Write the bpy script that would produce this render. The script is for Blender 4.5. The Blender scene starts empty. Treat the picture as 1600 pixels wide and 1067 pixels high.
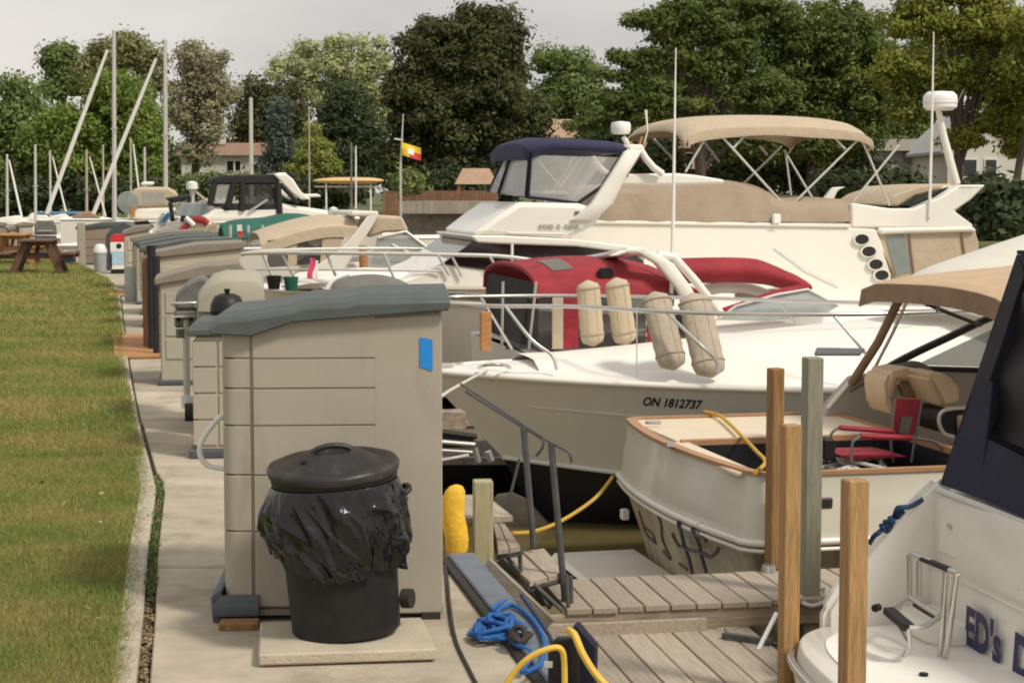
import bpy, bmesh, math, random
import numpy as np
from mathutils import Vector, Matrix, noise
from mathutils.bvhtree import BVHTree
random.seed(11); rng = np.random.default_rng(5)
SC = bpy.context.scene; COL = SC.collection
R = math.radians; PI = math.pi
# ---------------------------------------------------------------- camera, world, sun, exposure
CAMZ = 1.8; FPX = 2800.0; TH = math.atan(233.5 / FPX)
cd = bpy.data.cameras.new('camera'); cam = bpy.data.objects.new('camera', cd); COL.objects.link(cam)
cam.location = (0, 0, CAMZ); cam.rotation_euler = (PI / 2 - TH, 0, 0)
cd.sensor_width = 36; cd.lens = 36 * FPX / 1600; cd.clip_start = .1; cd.clip_end = 4000
cd.dof.use_dof = True; cd.dof.focus_distance = 8.6; cd.dof.aperture_fstop = 22
SC.camera = cam
SUN_EL, SUN_AZ = R(50), R(128)            # azimuth clockwise from +Y: from the right, a little behind the camera
wd = bpy.data.worlds.new('World'); SC.world = wd; wd.use_nodes = True
nt = wd.node_tree; nt.nodes.clear()
wo = nt.nodes.new('ShaderNodeOutputWorld'); bg = nt.nodes.new('ShaderNodeBackground'); bg.inputs[1].default_value = 1.0
sky = nt.nodes.new('ShaderNodeTexSky'); sky.sky_type = 'NISHITA'; sky.sun_disc = False
sky.sun_elevation = SUN_EL; sky.sun_rotation = SUN_AZ; sky.dust_density = 4; sky.air_density = 1.4
sb = nt.nodes.new('ShaderNodeVectorMath'); sb.operation = 'SCALE'; sb.inputs['Scale'].default_value = .10
tc = nt.nodes.new('ShaderNodeTexCoord'); mp = nt.nodes.new('ShaderNodeMapping'); mp.inputs['Scale'].default_value = (1, 1, 3.2)
cn = nt.nodes.new('ShaderNodeTexNoise'); cn.inputs['Scale'].default_value = 2.6; cn.inputs['Detail'].default_value = 4; cn.inputs['Roughness'].default_value = .5
cr = nt.nodes.new('ShaderNodeValToRGB')
cr.color_ramp.elements[0].position = .32; cr.color_ramp.elements[0].color = (.49, .485, .47, 1)
cr.color_ramp.elements[1].position = .68; cr.color_ramp.elements[1].color = (.74, .70, .655, 1)
mx = nt.nodes.new('ShaderNodeMix'); mx.data_type = 'RGBA'; mx.inputs[0].default_value = .9     # thin bright overcast over the blue
L = nt.links.new
L(tc.outputs['Generated'], mp.inputs['Vector']); L(mp.outputs[0], cn.inputs['Vector']); L(cn.outputs['Fac'], cr.inputs[0])
L(sky.outputs[0], sb.inputs[0]); L(sb.outputs[0], mx.inputs[6]); L(cr.outputs[0], mx.inputs[7]); L(mx.outputs[2], bg.inputs[0]); L(bg.outputs[0], wo.inputs[0])
sd = bpy.data.lights.new('sun', 'SUN'); sd.energy = 2.4; sd.angle = R(9.0); sd.color = (1, .93, .81)
sun = bpy.data.objects.new('sun', sd); COL.objects.link(sun)
sdir = Vector((math.sin(SUN_AZ) * math.cos(SUN_EL), math.cos(SUN_AZ) * math.cos(SUN_EL), math.sin(SUN_EL)))
sun.rotation_euler = sdir.to_track_quat('Z', 'Y').to_euler()
vs = SC.view_settings; vs.view_transform = 'Standard'; vs.look = 'None'; vs.exposure = .27; vs.gamma = 1; vs.use_curve_mapping = False
SC.cycles.filter_width = 1.9
# ---------------------------------------------------------------- pixel helpers (photograph pixels, 1600 wide)
CP = Vector((0, 0, CAMZ))
def ray(u, v):
    x = (u - 800) / FPX; y = -(v - 533.5) / FPX
    return Vector((x, math.cos(TH) + y * math.sin(TH), -math.sin(TH) + y * math.cos(TH)))
def at(u, v, Y): d = ray(u, v); return CP + d * (Y / d.y)
def gp(u, v, z=0.0): d = ray(u, v); return CP + d * ((z - CAMZ) / d.z)
ROT = R(13)
# ---------------------------------------------------------------- materials
MATS = {}
def mat(name, col, rough=.6, metal=0, var=.12, scale=6, bump=0, bscale=40, grain=None, trans=0, spec=.5, rand=0, alpha=1, island=0, coat=0, col2=None, streak=0, translucent=0, mixpos=.5, dirt=None):
    m = bpy.data.materials.new(name); m.use_nodes = True; t = m.node_tree; n = t.nodes; l = t.links.new
    b = n['Principled BSDF']; b.inputs['Roughness'].default_value = rough; b.inputs['Metallic'].default_value = metal
    b.inputs['Specular IOR Level'].default_value = spec
    b.inputs['Transmission Weight'].default_value = trans; b.inputs['Alpha'].default_value = alpha; b.inputs['Coat Weight'].default_value = coat
    g = n.new('ShaderNodeNewGeometry'); src = g.outputs['Position']
    if grain:
        o = n.new('ShaderNodeTexCoord'); mpn = n.new('ShaderNodeMapping'); mpn.inputs['Scale'].default_value = grain
        l(o.outputs['Object'], mpn.inputs['Vector']); src = mpn.outputs[0]
    ns = n.new('ShaderNodeTexNoise'); ns.inputs['Scale'].default_value = scale; ns.inputs['Detail'].default_value = 5; ns.inputs['Roughness'].default_value = .65
    l(src, ns.inputs['Vector'])
    rp = n.new('ShaderNodeValToRGB'); e = rp.color_ramp.elements; e[0].position = mixpos - .2; e[1].position = mixpos + .2
    c2 = col2 or [min(1, c * (1 + var)) for c in col]
    e[0].color = (*[c * (1 - var) for c in col], 1); e[1].color = (*c2, 1)
    l(ns.outputs['Fac'], rp.inputs[0]); out = rp.outputs[0]
    if dirt:        # (colour, scale, threshold): stains with a shape of their own
        dn = n.new('ShaderNodeTexNoise'); dn.inputs['Scale'].default_value = dirt[1]; dn.inputs['Detail'].default_value = 7; dn.inputs['Roughness'].default_value = .7
        dm = n.new('ShaderNodeMapping'); dm.inputs['Scale'].default_value = dirt[3] if len(dirt) > 3 else (1, 1, 1); l(g.outputs['Position'], dm.inputs['Vector']); l(dm.outputs[0], dn.inputs['Vector'])
        dr = n.new('ShaderNodeMapRange'); dr.inputs['From Min'].default_value = dirt[2]; dr.inputs['From Max'].default_value = dirt[2] + .16; dr.inputs['To Max'].default_value = .75
        l(dn.outputs['Fac'], dr.inputs['Value']); mm = n.new('ShaderNodeMix'); mm.data_type = 'RGBA'
        l(dr.outputs[0], mm.inputs[0]); l(out, mm.inputs[6]); mm.inputs[7].default_value = (*dirt[0], 1); out = mm.outputs[2]
    if rand or island:
        rr = n.new('ShaderNodeObjectInfo').outputs['Random'] if rand else g.outputs['Random Per Island']
        a = rand or island; mr = n.new('ShaderNodeMapRange'); mr.inputs['To Min'].default_value = 1 - a; mr.inputs['To Max'].default_value = 1 + a
        l(rr, mr.inputs['Value']); vm = n.new('ShaderNodeVectorMath'); vm.operation = 'SCALE'; l(out, vm.inputs[0]); l(mr.outputs[0], vm.inputs['Scale']); out = vm.outputs[0]
    l(out, b.inputs['Base Color'])
    if bump:
        bn = n.new('ShaderNodeTexNoise'); bn.inputs['Scale'].default_value = bscale; bn.inputs['Detail'].default_value = 4; l(src, bn.inputs['Vector'])
        bp = n.new('ShaderNodeBump'); bp.inputs['Strength'].default_value = bump; bp.inputs['Distance'].default_value = .02; l(bn.outputs['Fac'], bp.inputs['Height']); l(bp.outputs[0], b.inputs['Normal'])
    if translucent:
        tb = n.new('ShaderNodeBsdfTranslucent'); l(out, tb.inputs[0]); ms = n.new('ShaderNodeMixShader'); ms.inputs[0].default_value = translucent
        l(b.outputs[0], ms.inputs[1]); l(tb.outputs[0], ms.inputs[2]); l(ms.outputs[0], n['Material Output'].inputs[0])
    MATS[name] = m; return m
mat('concrete', (.40, .345, .265), .9, var=.17, scale=2.6, bump=.3, bscale=60, rand=.15, dirt=((.245, .205, .15), 2.1, .50))
mat('kerb_concrete', (.44, .385, .31), .95, var=.2, scale=9, bump=.5, bscale=50, dirt=((.25, .2, .14), 5, .55))
mat('paver', (.46, .40, .30), .9, var=.12, scale=6, bump=.3, bscale=70)
mat('seawall', (.25, .23, .19), .9, var=.3, scale=3, bump=.4, bscale=20)
mat('lawn', (.21, .24, .065), .95, var=.25, scale=.9, bump=.5, bscale=60, col2=(.38, .28, .12), mixpos=.60)
mat('blades', (.30, .38, .09), .7, var=.25, scale=.9, col2=(.50, .38, .16), mixpos=.57, island=.35, translucent=.4)
mat('weeds', (.10, .15, .035), .6, var=.3, scale=20, island=.4, translucent=.3)
mat('soil', (.12, .085, .05), .95, var=.4, scale=25, bump=.6, bscale=40)
mat('leaf_litter', (.24, .18, .10), .8, var=.3, scale=8, island=.4)
mat('far_land', (.09, .105, .035), .95, var=.3, scale=.2)
mat('water', (.15, .12, .05), .07, var=.2, scale=.8, bump=.22, bscale=3.2, spec=.6)
mat('grey_plank', (.36, .305, .24), .85, var=.2, scale=5, bump=.35, bscale=14, grain=(9, .8, 9), rand=.16)
mat('grey_beam', (.31, .25, .19), .85, var=.3, scale=4, bump=.35, bscale=14, grain=(.8, 9, 9), dirt=((.2, .11, .05), 3, .52))
mat('new_post', (.42, .245, .10), .75, var=.32, scale=5, bump=.6, bscale=12, grain=(12, 12, .9), dirt=((.20, .105, .04), 9, .56, (1, 1, .5)))
mat('brown_post', (.30, .165, .06), .75, var=.35, scale=5, bump=.6, bscale=12, grain=(12, 12, .9))
mat('grey_post', (.27, .255, .19), .85, var=.22, scale=5, bump=.3, bscale=12, grain=(10, 10, .8), dirt=((.14, .13, .09), 3, .55, (1, 1, .3)))
mat('pale_post', (.38, .335, .20), .85, var=.22, scale=5, bump=.3, bscale=12, grain=(10, 10, .8))
mat('teak', (.40, .215, .11), .5, var=.2, scale=8, grain=(1, 12, 12))
mat('table_wood', (.12, .058, .036), .7, var=.3, scale=8, grain=(1, 9, 9))
mat('orange_wood', (.40, .19, .07), .7, var=.3, scale=8, grain=(1, 9, 9))
mat('resin', (.395, .352, .285), .55, var=.045, scale=3, bump=.05, bscale=220, dirt=((.30, .255, .20), 1.9, .56, (2.4, 2.4, .45)))
mat('resin_olive', (.37, .34, .265), .6, var=.06, scale=3, bump=.05, bscale=200)
mat('resin_pale', (.47, .42, .33), .6, var=.06, scale=3)
mat('resin_brown', (.27, .22, .17), .6, var=.08, scale=3)
mat('lid_grey', (.078, .092, .086), .55, var=.14, scale=9, bump=.12, bscale=120)
mat('lid_taupe', (.23, .195, .155), .6, var=.12, scale=8)
mat('kick_grey', (.07, .08, .09), .5, var=.15, scale=8)
mat('black_plastic', (.012, .011, .0105), .48, var=.3, scale=14, bump=.1, bscale=120, spec=.35, dirt=((.035, .031, .027), 6, .6))
mat('bin_lid', (.024, .021, .020), .42, spec=.4, var=.25, scale=8, bump=.06, bscale=90, dirt=((.075, .066, .058), 4, .58))
mat('bag', (.005, .005, .0055), .16, var=.2, scale=14, spec=.55, bump=.55, bscale=11)
mat('gelcoat', (.80, .765, .69), .3, var=.035, scale=1.5, coat=.3, dirt=((.62, .57, .47), 1.5, .60, (1, 1, .5)))
mat('gelcoat_grey', (.72, .69, .62), .32, var=.05, scale=1.3, coat=.3, dirt=((.45, .42, .35), 2, .58, (2, 2, .3)))
mat('hull_cream', (.60, .56, .475), .28, var=.05, scale=1.2, coat=.4)
mat('hull_stained', (.48, .42, .31), .5, var=.17, scale=3, dirt=((.17, .125, .075), 3.2, .50, (2, 2, .6)))
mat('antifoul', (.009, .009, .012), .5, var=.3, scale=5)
mat('deck_white', (.82, .79, .73), .5, var=.04, scale=2)
mat('deck_cream', (.70, .60, .44), .5, var=.06, scale=4)
mat('liner_tan', (.42, .37, .305), .6, var=.07, scale=3)
mat('canvas_beige', (.49, .40, .285), .9, var=.07, scale=4, bump=.7, bscale=10)
mat('canvas_taupe', (.35, .275, .20), .9, var=.09, scale=3, bump=.7, bscale=9)
mat('canvas_tan', (.52, .375, .24), .9, var=.07, scale=4, bump=.7, bscale=8)
mat('canvas_brown', (.25, .16, .10), .9, var=.16, scale=5, bump=.7, bscale=12)
mat('canvas_red', (.26, .012, .022), .75, var=.16, scale=4, bump=.7, bscale=9, col2=(.35, .022, .034))
mat('canvas_navy', (.007, .007, .026), .8, var=.3, scale=5, bump=.2, bscale=14)
mat('canvas_navy_light', (.017, .019, .062), .8, var=.2, scale=5, bump=.2, bscale=14)
mat('canvas_black', (.018, .017, .019), .8, var=.3, scale=5, bump=.3, bscale=9)
mat('canvas_green', (.008, .105, .07), .7, var=.2, scale=3, bump=.3, bscale=6)
mat('cover_grey', (.155, .145, .125), .8, var=.14, scale=5, bump=.3, bscale=8)
mat('mesh_screen', (.028, .026, .024), .55, var=.4, scale=6, alpha=.62, bump=.6, bscale=9)
mat('clear_vinyl', (.55, .55, .53), .12, var=.1, scale=3, alpha=.36, bump=.25, bscale=7)
mat('dark_glass', (.014, .014, .014), .08, var=.3, scale=2, spec=.7)
mat('green_glass', (.42, .50, .46), .1, var=.05, scale=3, alpha=.6)
mat('pale_glass', (.33, .38, .38), .08, var=.15, scale=5, alpha=.55)
mat('black_frame', (.03, .025, .022), .4, var=.2)
mat('steel', (.62, .60, .57), .28, metal=.9, var=.06)
mat('alu', (.58, .56, .52), .45, metal=.35, var=.05)
mat('dull_metal', (.20, .195, .185), .5, metal=.6, var=.25, scale=9)
mat('dark_iron', (.10, .10, .105), .6, metal=.3, var=.25, scale=12)
mat('galvanised', (.46, .48, .48), .5, metal=.3, var=.1, scale=9)
mat('white_paint', (.78, .76, .71), .5, var=.05)
mat('white_plastic', (.8, .79, .77), .4, var=.04)
mat('rope_blue', (.015, .13, .42), .7, var=.35, scale=90, bump=.6, bscale=220)
mat('rope_navy', (.01, .045, .13), .7, var=.35, scale=90, bump=.6, bscale=220)
mat('rope_yellow', (.66, .40, .05), .7, var=.25, scale=90, bump=.6, bscale=220)
mat('cable_yellow', (.72, .47, .07), .5, var=.12, scale=20)
mat('rope_white', (.68, .66, .6), .7, var=.15, scale=90, bump=.5, bscale=220)
mat('rubber', (.03, .025, .02), .7, var=.3, scale=15)
mat('foam_yellow', (.80, .47, .035), .7, var=.14, scale=12, bump=.3, bscale=30)
mat('bumper_blue', (.13, .155, .19), .6, var=.2, scale=9, dirt=((.25, .25, .24), 12, .58))
mat('tape_blue', (.012, .25, .72), .5, var=.06)
mat('paint_blue', (.02, .12, .26), .5, var=.15)
mat('paint_red', (.58, .03, .03), .5, var=.1)
mat('pale_blue', (.40, .55, .68), .4, var=.12, scale=20)
mat('letter_navy', (.012, .012, .04), .4, var=.1)
mat('letter_blue', (.014, .018, .085), .45, var=.25, scale=30)
mat('letter_grey', (.40, .38, .33), .5, var=.1)
mat('letter_brown', (.12, .085, .06), .6, var=.3, scale=10)
mat('cushion', (.50, .41, .285), .7, var=.07, scale=5, bump=.25, bscale=30, dirt=((.40, .31, .2), 4, .62, (1, 1, .4)))
mat('cushion_taupe', (.42, .355, .275), .75, var=.1, scale=10, bump=.3, bscale=16)
mat('seat_beige', (.58, .43, .27), .6, var=.07, scale=6)
mat('chair_red', (.30, .012, .03), .65, var=.15, scale=14)
mat('kayak', (.68, .45, .19), .4, var=.06)
mat('flag_yellow', (.85, .58, .03), .8, var=.06)
mat('flag_white', (.8, .78, .72), .8, var=.05)
mat('flag_pink', (.62, .06, .14), .8, var=.15)
mat('bark', (.075, .058, .045), .9, var=.35, scale=6, bump=.5, bscale=10)
mat('roof_brown', (.26, .165, .11), .9, var=.15, scale=2)
mat('roof_tan', (.40, .27, .185), .9, var=.12, scale=2)
mat('wall_white', (.66, .635, .56), .8, var=.05, scale=2)
mat('wall_grey', (.40, .40, .385), .8, var=.06, scale=2)
mat('brick_red', (.27, .085, .05), .9, var=.2, scale=3)
mat('fence_brown', (.24, .125, .075), .85, var=.2, scale=4, rand=.15)
mat('deck_board', (.36, .32, .265), .85, var=.15, scale=4, rand=.15)
def leafmat(name, c, c2, isl=.35, tr=.25, sc=.45):
    isl *= .7; tr += .12; c = [x * 1.42 for x in c]; c2 = [x * 1.4 for x in c2]  # leaf colours lifted throughout, in place of distance haze
    return mat(name, c, .6, var=.25, scale=sc, col2=c2, island=isl, translucent=tr, spec=.25)
leafmat('leaf_bright', (.12, .17, .032), (.20, .265, .058))
leafmat('leaf_mid', (.11, .15, .045), (.185, .23, .075))
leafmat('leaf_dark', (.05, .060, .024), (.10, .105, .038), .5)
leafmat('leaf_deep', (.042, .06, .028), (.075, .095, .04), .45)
leafmat('leaf_olive', (.17, .175, .075), (.26, .26, .12))
leafmat('leaf_brownish', (.235, .225, .135), (.33, .31, .19))
leafmat('leaf_pale', (.28, .31, .15), (.42, .44, .22))
leafmat('leaf_blue', (.08, .105, .08), (.12, .15, .115))
leafmat('leaf_yellow', (.19, .235, .05), (.27, .28, .07))
leafmat('leaf_right', (.07, .105, .026), (.16, .19, .05), .45, .3, .3)
leafmat('leaf_golden', (.13, .165, .03), (.27, .275, .055), .4, .35, .3)
# ---------------------------------------------------------------- mesh building
class MB:
    def __init__(s): s.v = []; s.f = []
    def add(s, vs, fs):
        k = len(s.v); s.v += [Vector(p) for p in vs]; s.f += [tuple(i + k for i in f) for f in fs]; return s
    def box(s, c, d, rz=0, M=None):
        c = Vector(c); h = [x / 2 for x in d]; P = []
        m = M if M else Matrix.Rotation(rz, 3, 'Z')
        for z in (-1, 1):
            for x, y in ((-1, -1), (1, -1), (1, 1), (-1, 1)): P.append(c + m @ Vector((x * h[0], y * h[1], z * h[2])))
        return s.add(P, [(3, 2, 1, 0), (4, 5, 6, 7), (0, 1, 5, 4), (1, 2, 6, 5), (2, 3, 7, 6), (3, 0, 4, 7)])
    def bb(s, x0, x1, y0, y1, z0, z1): return s.box(((x0 + x1) / 2, (y0 + y1) / 2, (z0 + z1) / 2), (abs(x1 - x0), abs(y1 - y0), abs(z1 - z0)))
    def bar(s, a, b, w, h, up=(0, 0, 1)):
        a, b = Vector(a), Vector(b); d = (b - a).normalized(); u = Vector(up)
        if abs(d.dot(u)) > .95: u = Vector((1, 0, 0))
        x = d.cross(u).normalized(); y = x.cross(d).normalized(); P = []
        for p in (a, b):
            for i, j in ((-1, -1), (1, -1), (1, 1), (-1, 1)): P.append(p + x * i * w / 2 + y * j * h / 2)
        return s.add(P, [(0, 1, 2, 3), (7, 6, 5, 4), (1, 0, 4, 5), (2, 1, 5, 6), (3, 2, 6, 7), (0, 3, 7, 4)])
    def tube(s, pts, r, n=8, closed=False):
        pts = [Vector(p) for p in pts]; N = len(pts); k = len(s.v)
        rs = r if isinstance(r, (list, tuple)) else [r] * N; pu = None
        for i, p in enumerate(pts):
            if closed: d = pts[(i + 1) % N] - pts[i - 1]
            else: d = pts[min(i + 1, N - 1)] - pts[max(i - 1, 0)]
            d = d.normalized() if d.length > 1e-9 else Vector((0, 0, 1))
            if pu is None: u = d.orthogonal().normalized()
            else:
                u = pu - d * pu.dot(d); u = u.normalized() if u.length > 1e-6 else d.orthogonal().normalized()
            pu = u; w = d.cross(u)
            for j in range(n):
                a = 2 * PI * j / n; s.v.append(p + (u * math.cos(a) + w * math.sin(a)) * rs[i])
        for i in range(N if closed else N - 1):
            for j in range(n):
                a, b = k + i * n, k + ((i + 1) % N) * n; s.f.append((a + j, a + (j + 1) % n, b + (j + 1) % n, b + j))
        if not closed:
            s.f.append(tuple(k + j for j in range(n))[::-1]); s.f.append(tuple(k + (N - 1) * n + j for j in range(n)))
        return s
    def lathe(s, prof, c=(0, 0, 0), n=32, f=None):
        c = Vector(c); k = len(s.v); m = len(prof)
        for i, (r, z) in enumerate(prof):
            for j in range(n):
                a = 2 * PI * j / n; q = Vector((r * math.cos(a), r * math.sin(a), z)); s.v.append(c + (f(q, i, j) if f else q))
        for i in range(m - 1):
            for j in range(n):
                a, b = k + i * n, k + (i + 1) * n; s.f.append((a + j, a + (j + 1) % n, b + (j + 1) % n, b + j))
        if prof[0][0] > 1e-4: s.f.append(tuple(k + j for j in range(n))[::-1])
        if prof[-1][0] > 1e-4: s.f.append(tuple(k + (m - 1) * n + j for j in range(n)))
        return s
    def prism(s, poly, vec, taper=1.0):
        P = [Vector(p) for p in poly]; n = len(P); vec = Vector(vec); c = sum(P, Vector()) / n
        Q = [c + (p - c) * taper + vec for p in P]
        return s.add(P + Q, [tuple(range(n))[::-1], tuple(range(n, 2 * n))] + [(i, (i + 1) % n, n + (i + 1) % n, n + i) for i in range(n)])
    def loft(s, secs, closed=True, caps=True):
        k = len(s.v); n = len(secs[0])
        for q in secs: s.v += [Vector(p) for p in q]
        for i in range(len(secs) - 1):
            for j in range(n if closed else n - 1):
                a, b = k + i * n, k + (i + 1) * n; s.f.append((a + j, a + (j + 1) % n, b + (j + 1) % n, b + j))
        if caps and closed:
            s.f.append(tuple(k + j for j in range(n))[::-1]); s.f.append(tuple(k + (len(secs) - 1) * n + j for j in range(n)))
        return s
    def sheet(s, g, th=.01, nrm=(0, 0, 1)):       # g: rows of points; closed solid skin
        nu, nv = len(g), len(g[0]); nn = Vector(nrm) * th; k = len(s.v)
        for row in g: s.v += [Vector(p) for p in row]
        for row in g: s.v += [Vector(p) - nn for p in row]
        o = nu * nv; I = lambda i, j: k + i * nv + j
        for i in range(nu - 1):
            for j in range(nv - 1):
                s.f.append((I(i, j), I(i + 1, j), I(i + 1, j + 1), I(i, j + 1))); s.f.append((I(i, j) + o, I(i, j + 1) + o, I(i + 1, j + 1) + o, I(i + 1, j) + o))
        for i in range(nu - 1):
            for j in (0, nv - 1): s.f.append((I(i, j), I(i, j) + o, I(i + 1, j) + o, I(i + 1, j)))
        for j in range(nv - 1):
            for i in (0, nu - 1): s.f.append((I(i, j), I(i, j + 1), I(i, j + 1) + o, I(i, j) + o))
        return s
    def xf(s, M): s.v = [M @ p for p in s.v]; return s
    def mesh(s, name, m, bevel=0, smooth=30, seg=1):
        me = bpy.data.meshes.new(name); me.from_pydata([tuple(p) for p in s.v], [], s.f); me.materials.append(MATS[m])
        bm = bmesh.new(); bm.from_mesh(me); bmesh.ops.recalc_face_normals(bm, faces=bm.faces)
        if bevel:
            es = [e for e in bm.edges if len(e.link_faces) == 2 and e.calc_face_angle(0) > .6]
            if es: bmesh.ops.bevel(bm, geom=es, offset=bevel, segments=seg, affect='EDGES', clamp_overlap=True)
        bm.to_mesh(me); bm.free()
        if smooth:
            me.polygons.foreach_set('use_smooth', [True] * len(me.polygons)); me.set_sharp_from_angle(angle=R(smooth))
        return me
def link(name, me, parent=None):
    o = bpy.data.objects.new(name, me); COL.objects.link(o); o.parent = parent; return o
def tag(o, label=None, cat=None, group=None, kind=None):
    for k, v in (('label', label), ('category', cat), ('group', group), ('kind', kind)):
        if v: o[k] = v
    return o
class T:
    """a thing: an Empty at its base with its own frame"""
    def __init__(s, name, loc, rz, label, cat, group=None, kind=None):
        o = bpy.data.objects.new(name, None); COL.objects.link(o); o.location = loc; o.rotation_euler = (0, 0, rz); o.empty_display_size = .1
        s.o = o; s.M = Matrix.Translation(Vector(loc)) @ Matrix.Rotation(rz, 4, 'Z'); s.I = s.M.inverted(); tag(o, label, cat, group, kind)
    def L(s, p): return s.I @ Vector(p)
    def _r(s, u, v): return s.I @ CP, (s.I.to_3x3() @ ray(u, v))
    def py(s, u, v, y): o, d = s._r(u, v); return o + d * ((y - o.y) / d.y)
    def pxx(s, u, v, x): o, d = s._r(u, v); return o + d * ((x - o.x) / d.x)
    def pz(s, u, v, z): o, d = s._r(u, v); return o + d * ((z - o.z) / d.z)
    def part(s, name, mb, m, parent=None, label=None, bevel=0, smooth=30, seg=1, kind=None):
        ob = link(name, mb.mesh(name, m, bevel, smooth, seg), parent or s.o)
        if label: ob['label'] = label
        if kind: ob['kind'] = kind
        return ob
def single(name, mb, m, label, cat=None, group=None, kind=None, bevel=0, smooth=30, seg=1, base=None):
    me = mb.mesh(name, m, bevel, smooth, seg); o = link(name, me)
    xs = [v.co for v in me.vertices]; b = Vector(base) if base else Vector(((min(p.x for p in xs) + max(p.x for p in xs)) / 2, (min(p.y for p in xs) + max(p.y for p in xs)) / 2, min(p.z for p in xs)))
    me.transform(Matrix.Translation(-b)); o.location = b; tag(o, label, cat, group, kind); return o
def catmull(P, n=8, closed=False):
    P = [Vector(p) for p in P]; out = []; N = len(P)
    for i in range(N if closed else N - 1):
        if closed: a, b, c, d = P[i - 1], P[i], P[(i + 1) % N], P[(i + 2) % N]
        else: a, b, c, d = P[max(i - 1, 0)], P[i], P[i + 1], P[min(i + 2, N - 1)]
        for k in range(n):
            t = k / n; out.append(.5 * ((2 * b) + (c - a) * t + (2 * a - 5 * b + 4 * c - d) * t * t + (3 * b - a - 3 * c + d) * t ** 3))
    if not closed: out.append(P[-1])
    return out
def lerp(a, b, t): return a + (b - a) * t
def text_mb(s, size, shear=0, bold=0):
    cu = bpy.data.curves.new('t', 'FONT'); cu.body = s; cu.size = size; cu.shear = shear; cu.offset = bold; cu.resolution_u = 3
    ob = bpy.data.objects.new('t', cu); COL.objects.link(ob); dg = bpy.context.evaluated_depsgraph_get(); me = bpy.data.meshes.new_from_object(ob.evaluated_get(dg))
    bm = bmesh.new(); bm.from_mesh(me); bmesh.ops.triangulate(bm, faces=bm.faces); mb = MB(); mb.v = [v.co.copy() for v in bm.verts]; mb.f = [tuple(v.index for v in f.verts) for f in bm.faces]
    bm.free(); bpy.data.meshes.remove(me); bpy.data.objects.remove(ob); bpy.data.curves.remove(cu); return mb
def decal(s, t, name, a, b, up, size, m, parent, bvh=None, shear=0, bold=0, off=.006, label=None, fit=True):
    """lettering laid along a->b (local points), pushed onto the surface"""
    mb = text_mb(s, size, shear, bold); a, b = Vector(a), Vector(b); x = (b - a).normalized(); upv = Vector(up); y = (upv - x * upv.dot(x)).normalized(); n = x.cross(y)
    w = max(p.x for p in mb.v); k = (b - a).length / w if fit else 1
    out = []
    for p in mb.v:
        q = a + x * p.x * k + y * p.y
        if bvh:
            h = bvh.ray_cast(q + n * .6, -n)
            if h[0] is not None: q = h[0]
        out.append(q + n * off)
    k = len(out); fs = list(mb.f); mb.v = out
    return t.part(name, mb, m, parent, label, smooth=0)
# ================================================================ SETTING
WATER = -1.0
def wx(Y): return -.31 - (Y - 8.7) * .2309                      # lakeside edge of the walkway
KP = [gp(u, v) for u, v in ((166, 1180), (180, 1067), (196, 960), (207, 860), (224, 768), (214, 720), (205, 680), (194, 610), (188, 560), (183, 500), (180, 455), (162, 434), (130, 417), (85, 402))]
KY = [p.y for p in KP]; KX = [p.x - .02 for p in KP]
def kx(Y): return float(np.interp(Y, KY, KX))
# lake bed and far land: one sheet to the horizon
g = MB(); g.add([(-1800, -60, -2.2), (1800, -60, -2.2), (1800, 2500, -2.2), (-1800, 2500, -2.2)], [(0, 1, 2, 3)])
tag(link('ground', g.mesh('ground', 'soil', smooth=0)), kind='structure')
g = MB(); g.add([(-400, -50, WATER), (400, -50, WATER), (400, 103, WATER), (-400, 103, WATER)], [(0, 1, 2, 3)])
tag(link('water', g.mesh('water', 'water', smooth=0)), kind='structure')
rows = []
for Y in (100, 103, 112, 130, 170, 260, 600, 2400):
    rows.append([(x, Y, (-1.6 if Y == 100 else .1 + .25 * noise.noise(Vector((x * .02, Y * .02, 0))) + (0 if Y < 130 else .3))) for x in np.linspace(-700, 900, 60)])
g = MB().loft([[Vector(p) for p in r] for r in rows], closed=False, caps=False)
tag(link('far_shore', g.mesh('far_shore', 'far_land')), kind='structure')
# lawn: raised land left of the kerb, with gentle unevenness
def lz(x, Y): return .005 + .03 * noise.noise(Vector((x * .5, Y * .35, 3)))
ys = list(np.linspace(3.5, 20, 60)) + list(np.linspace(20.6, 49, 40)) ; rows = []
for Y in ys:
    k = kx(Y) - .0; rows.append([Vector((lerp(k, -60, (j / 44) ** 2.4), Y, lz(lerp(k, -60, (j / 44) ** 2.4), Y) if j else .012)) for j in range(45)])
g = MB().loft(rows, closed=False, caps=False)
tag(link('lawn', g.mesh('lawn', 'lawn')), kind='structure')
# land body under walkway and lawn with the seawall face
land = [(wx(-3), -3), (wx(44.5), 44.5), (-11.6, 51.5), (-60, 66), (-60, -3)]
g = MB().prism([(x - .01, y, -2.1) for x, y in land], (0, 0, 2.06)); tag(link('seawall', g.mesh('seawall', 'seawall', smooth=0)), kind='structure')
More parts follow.
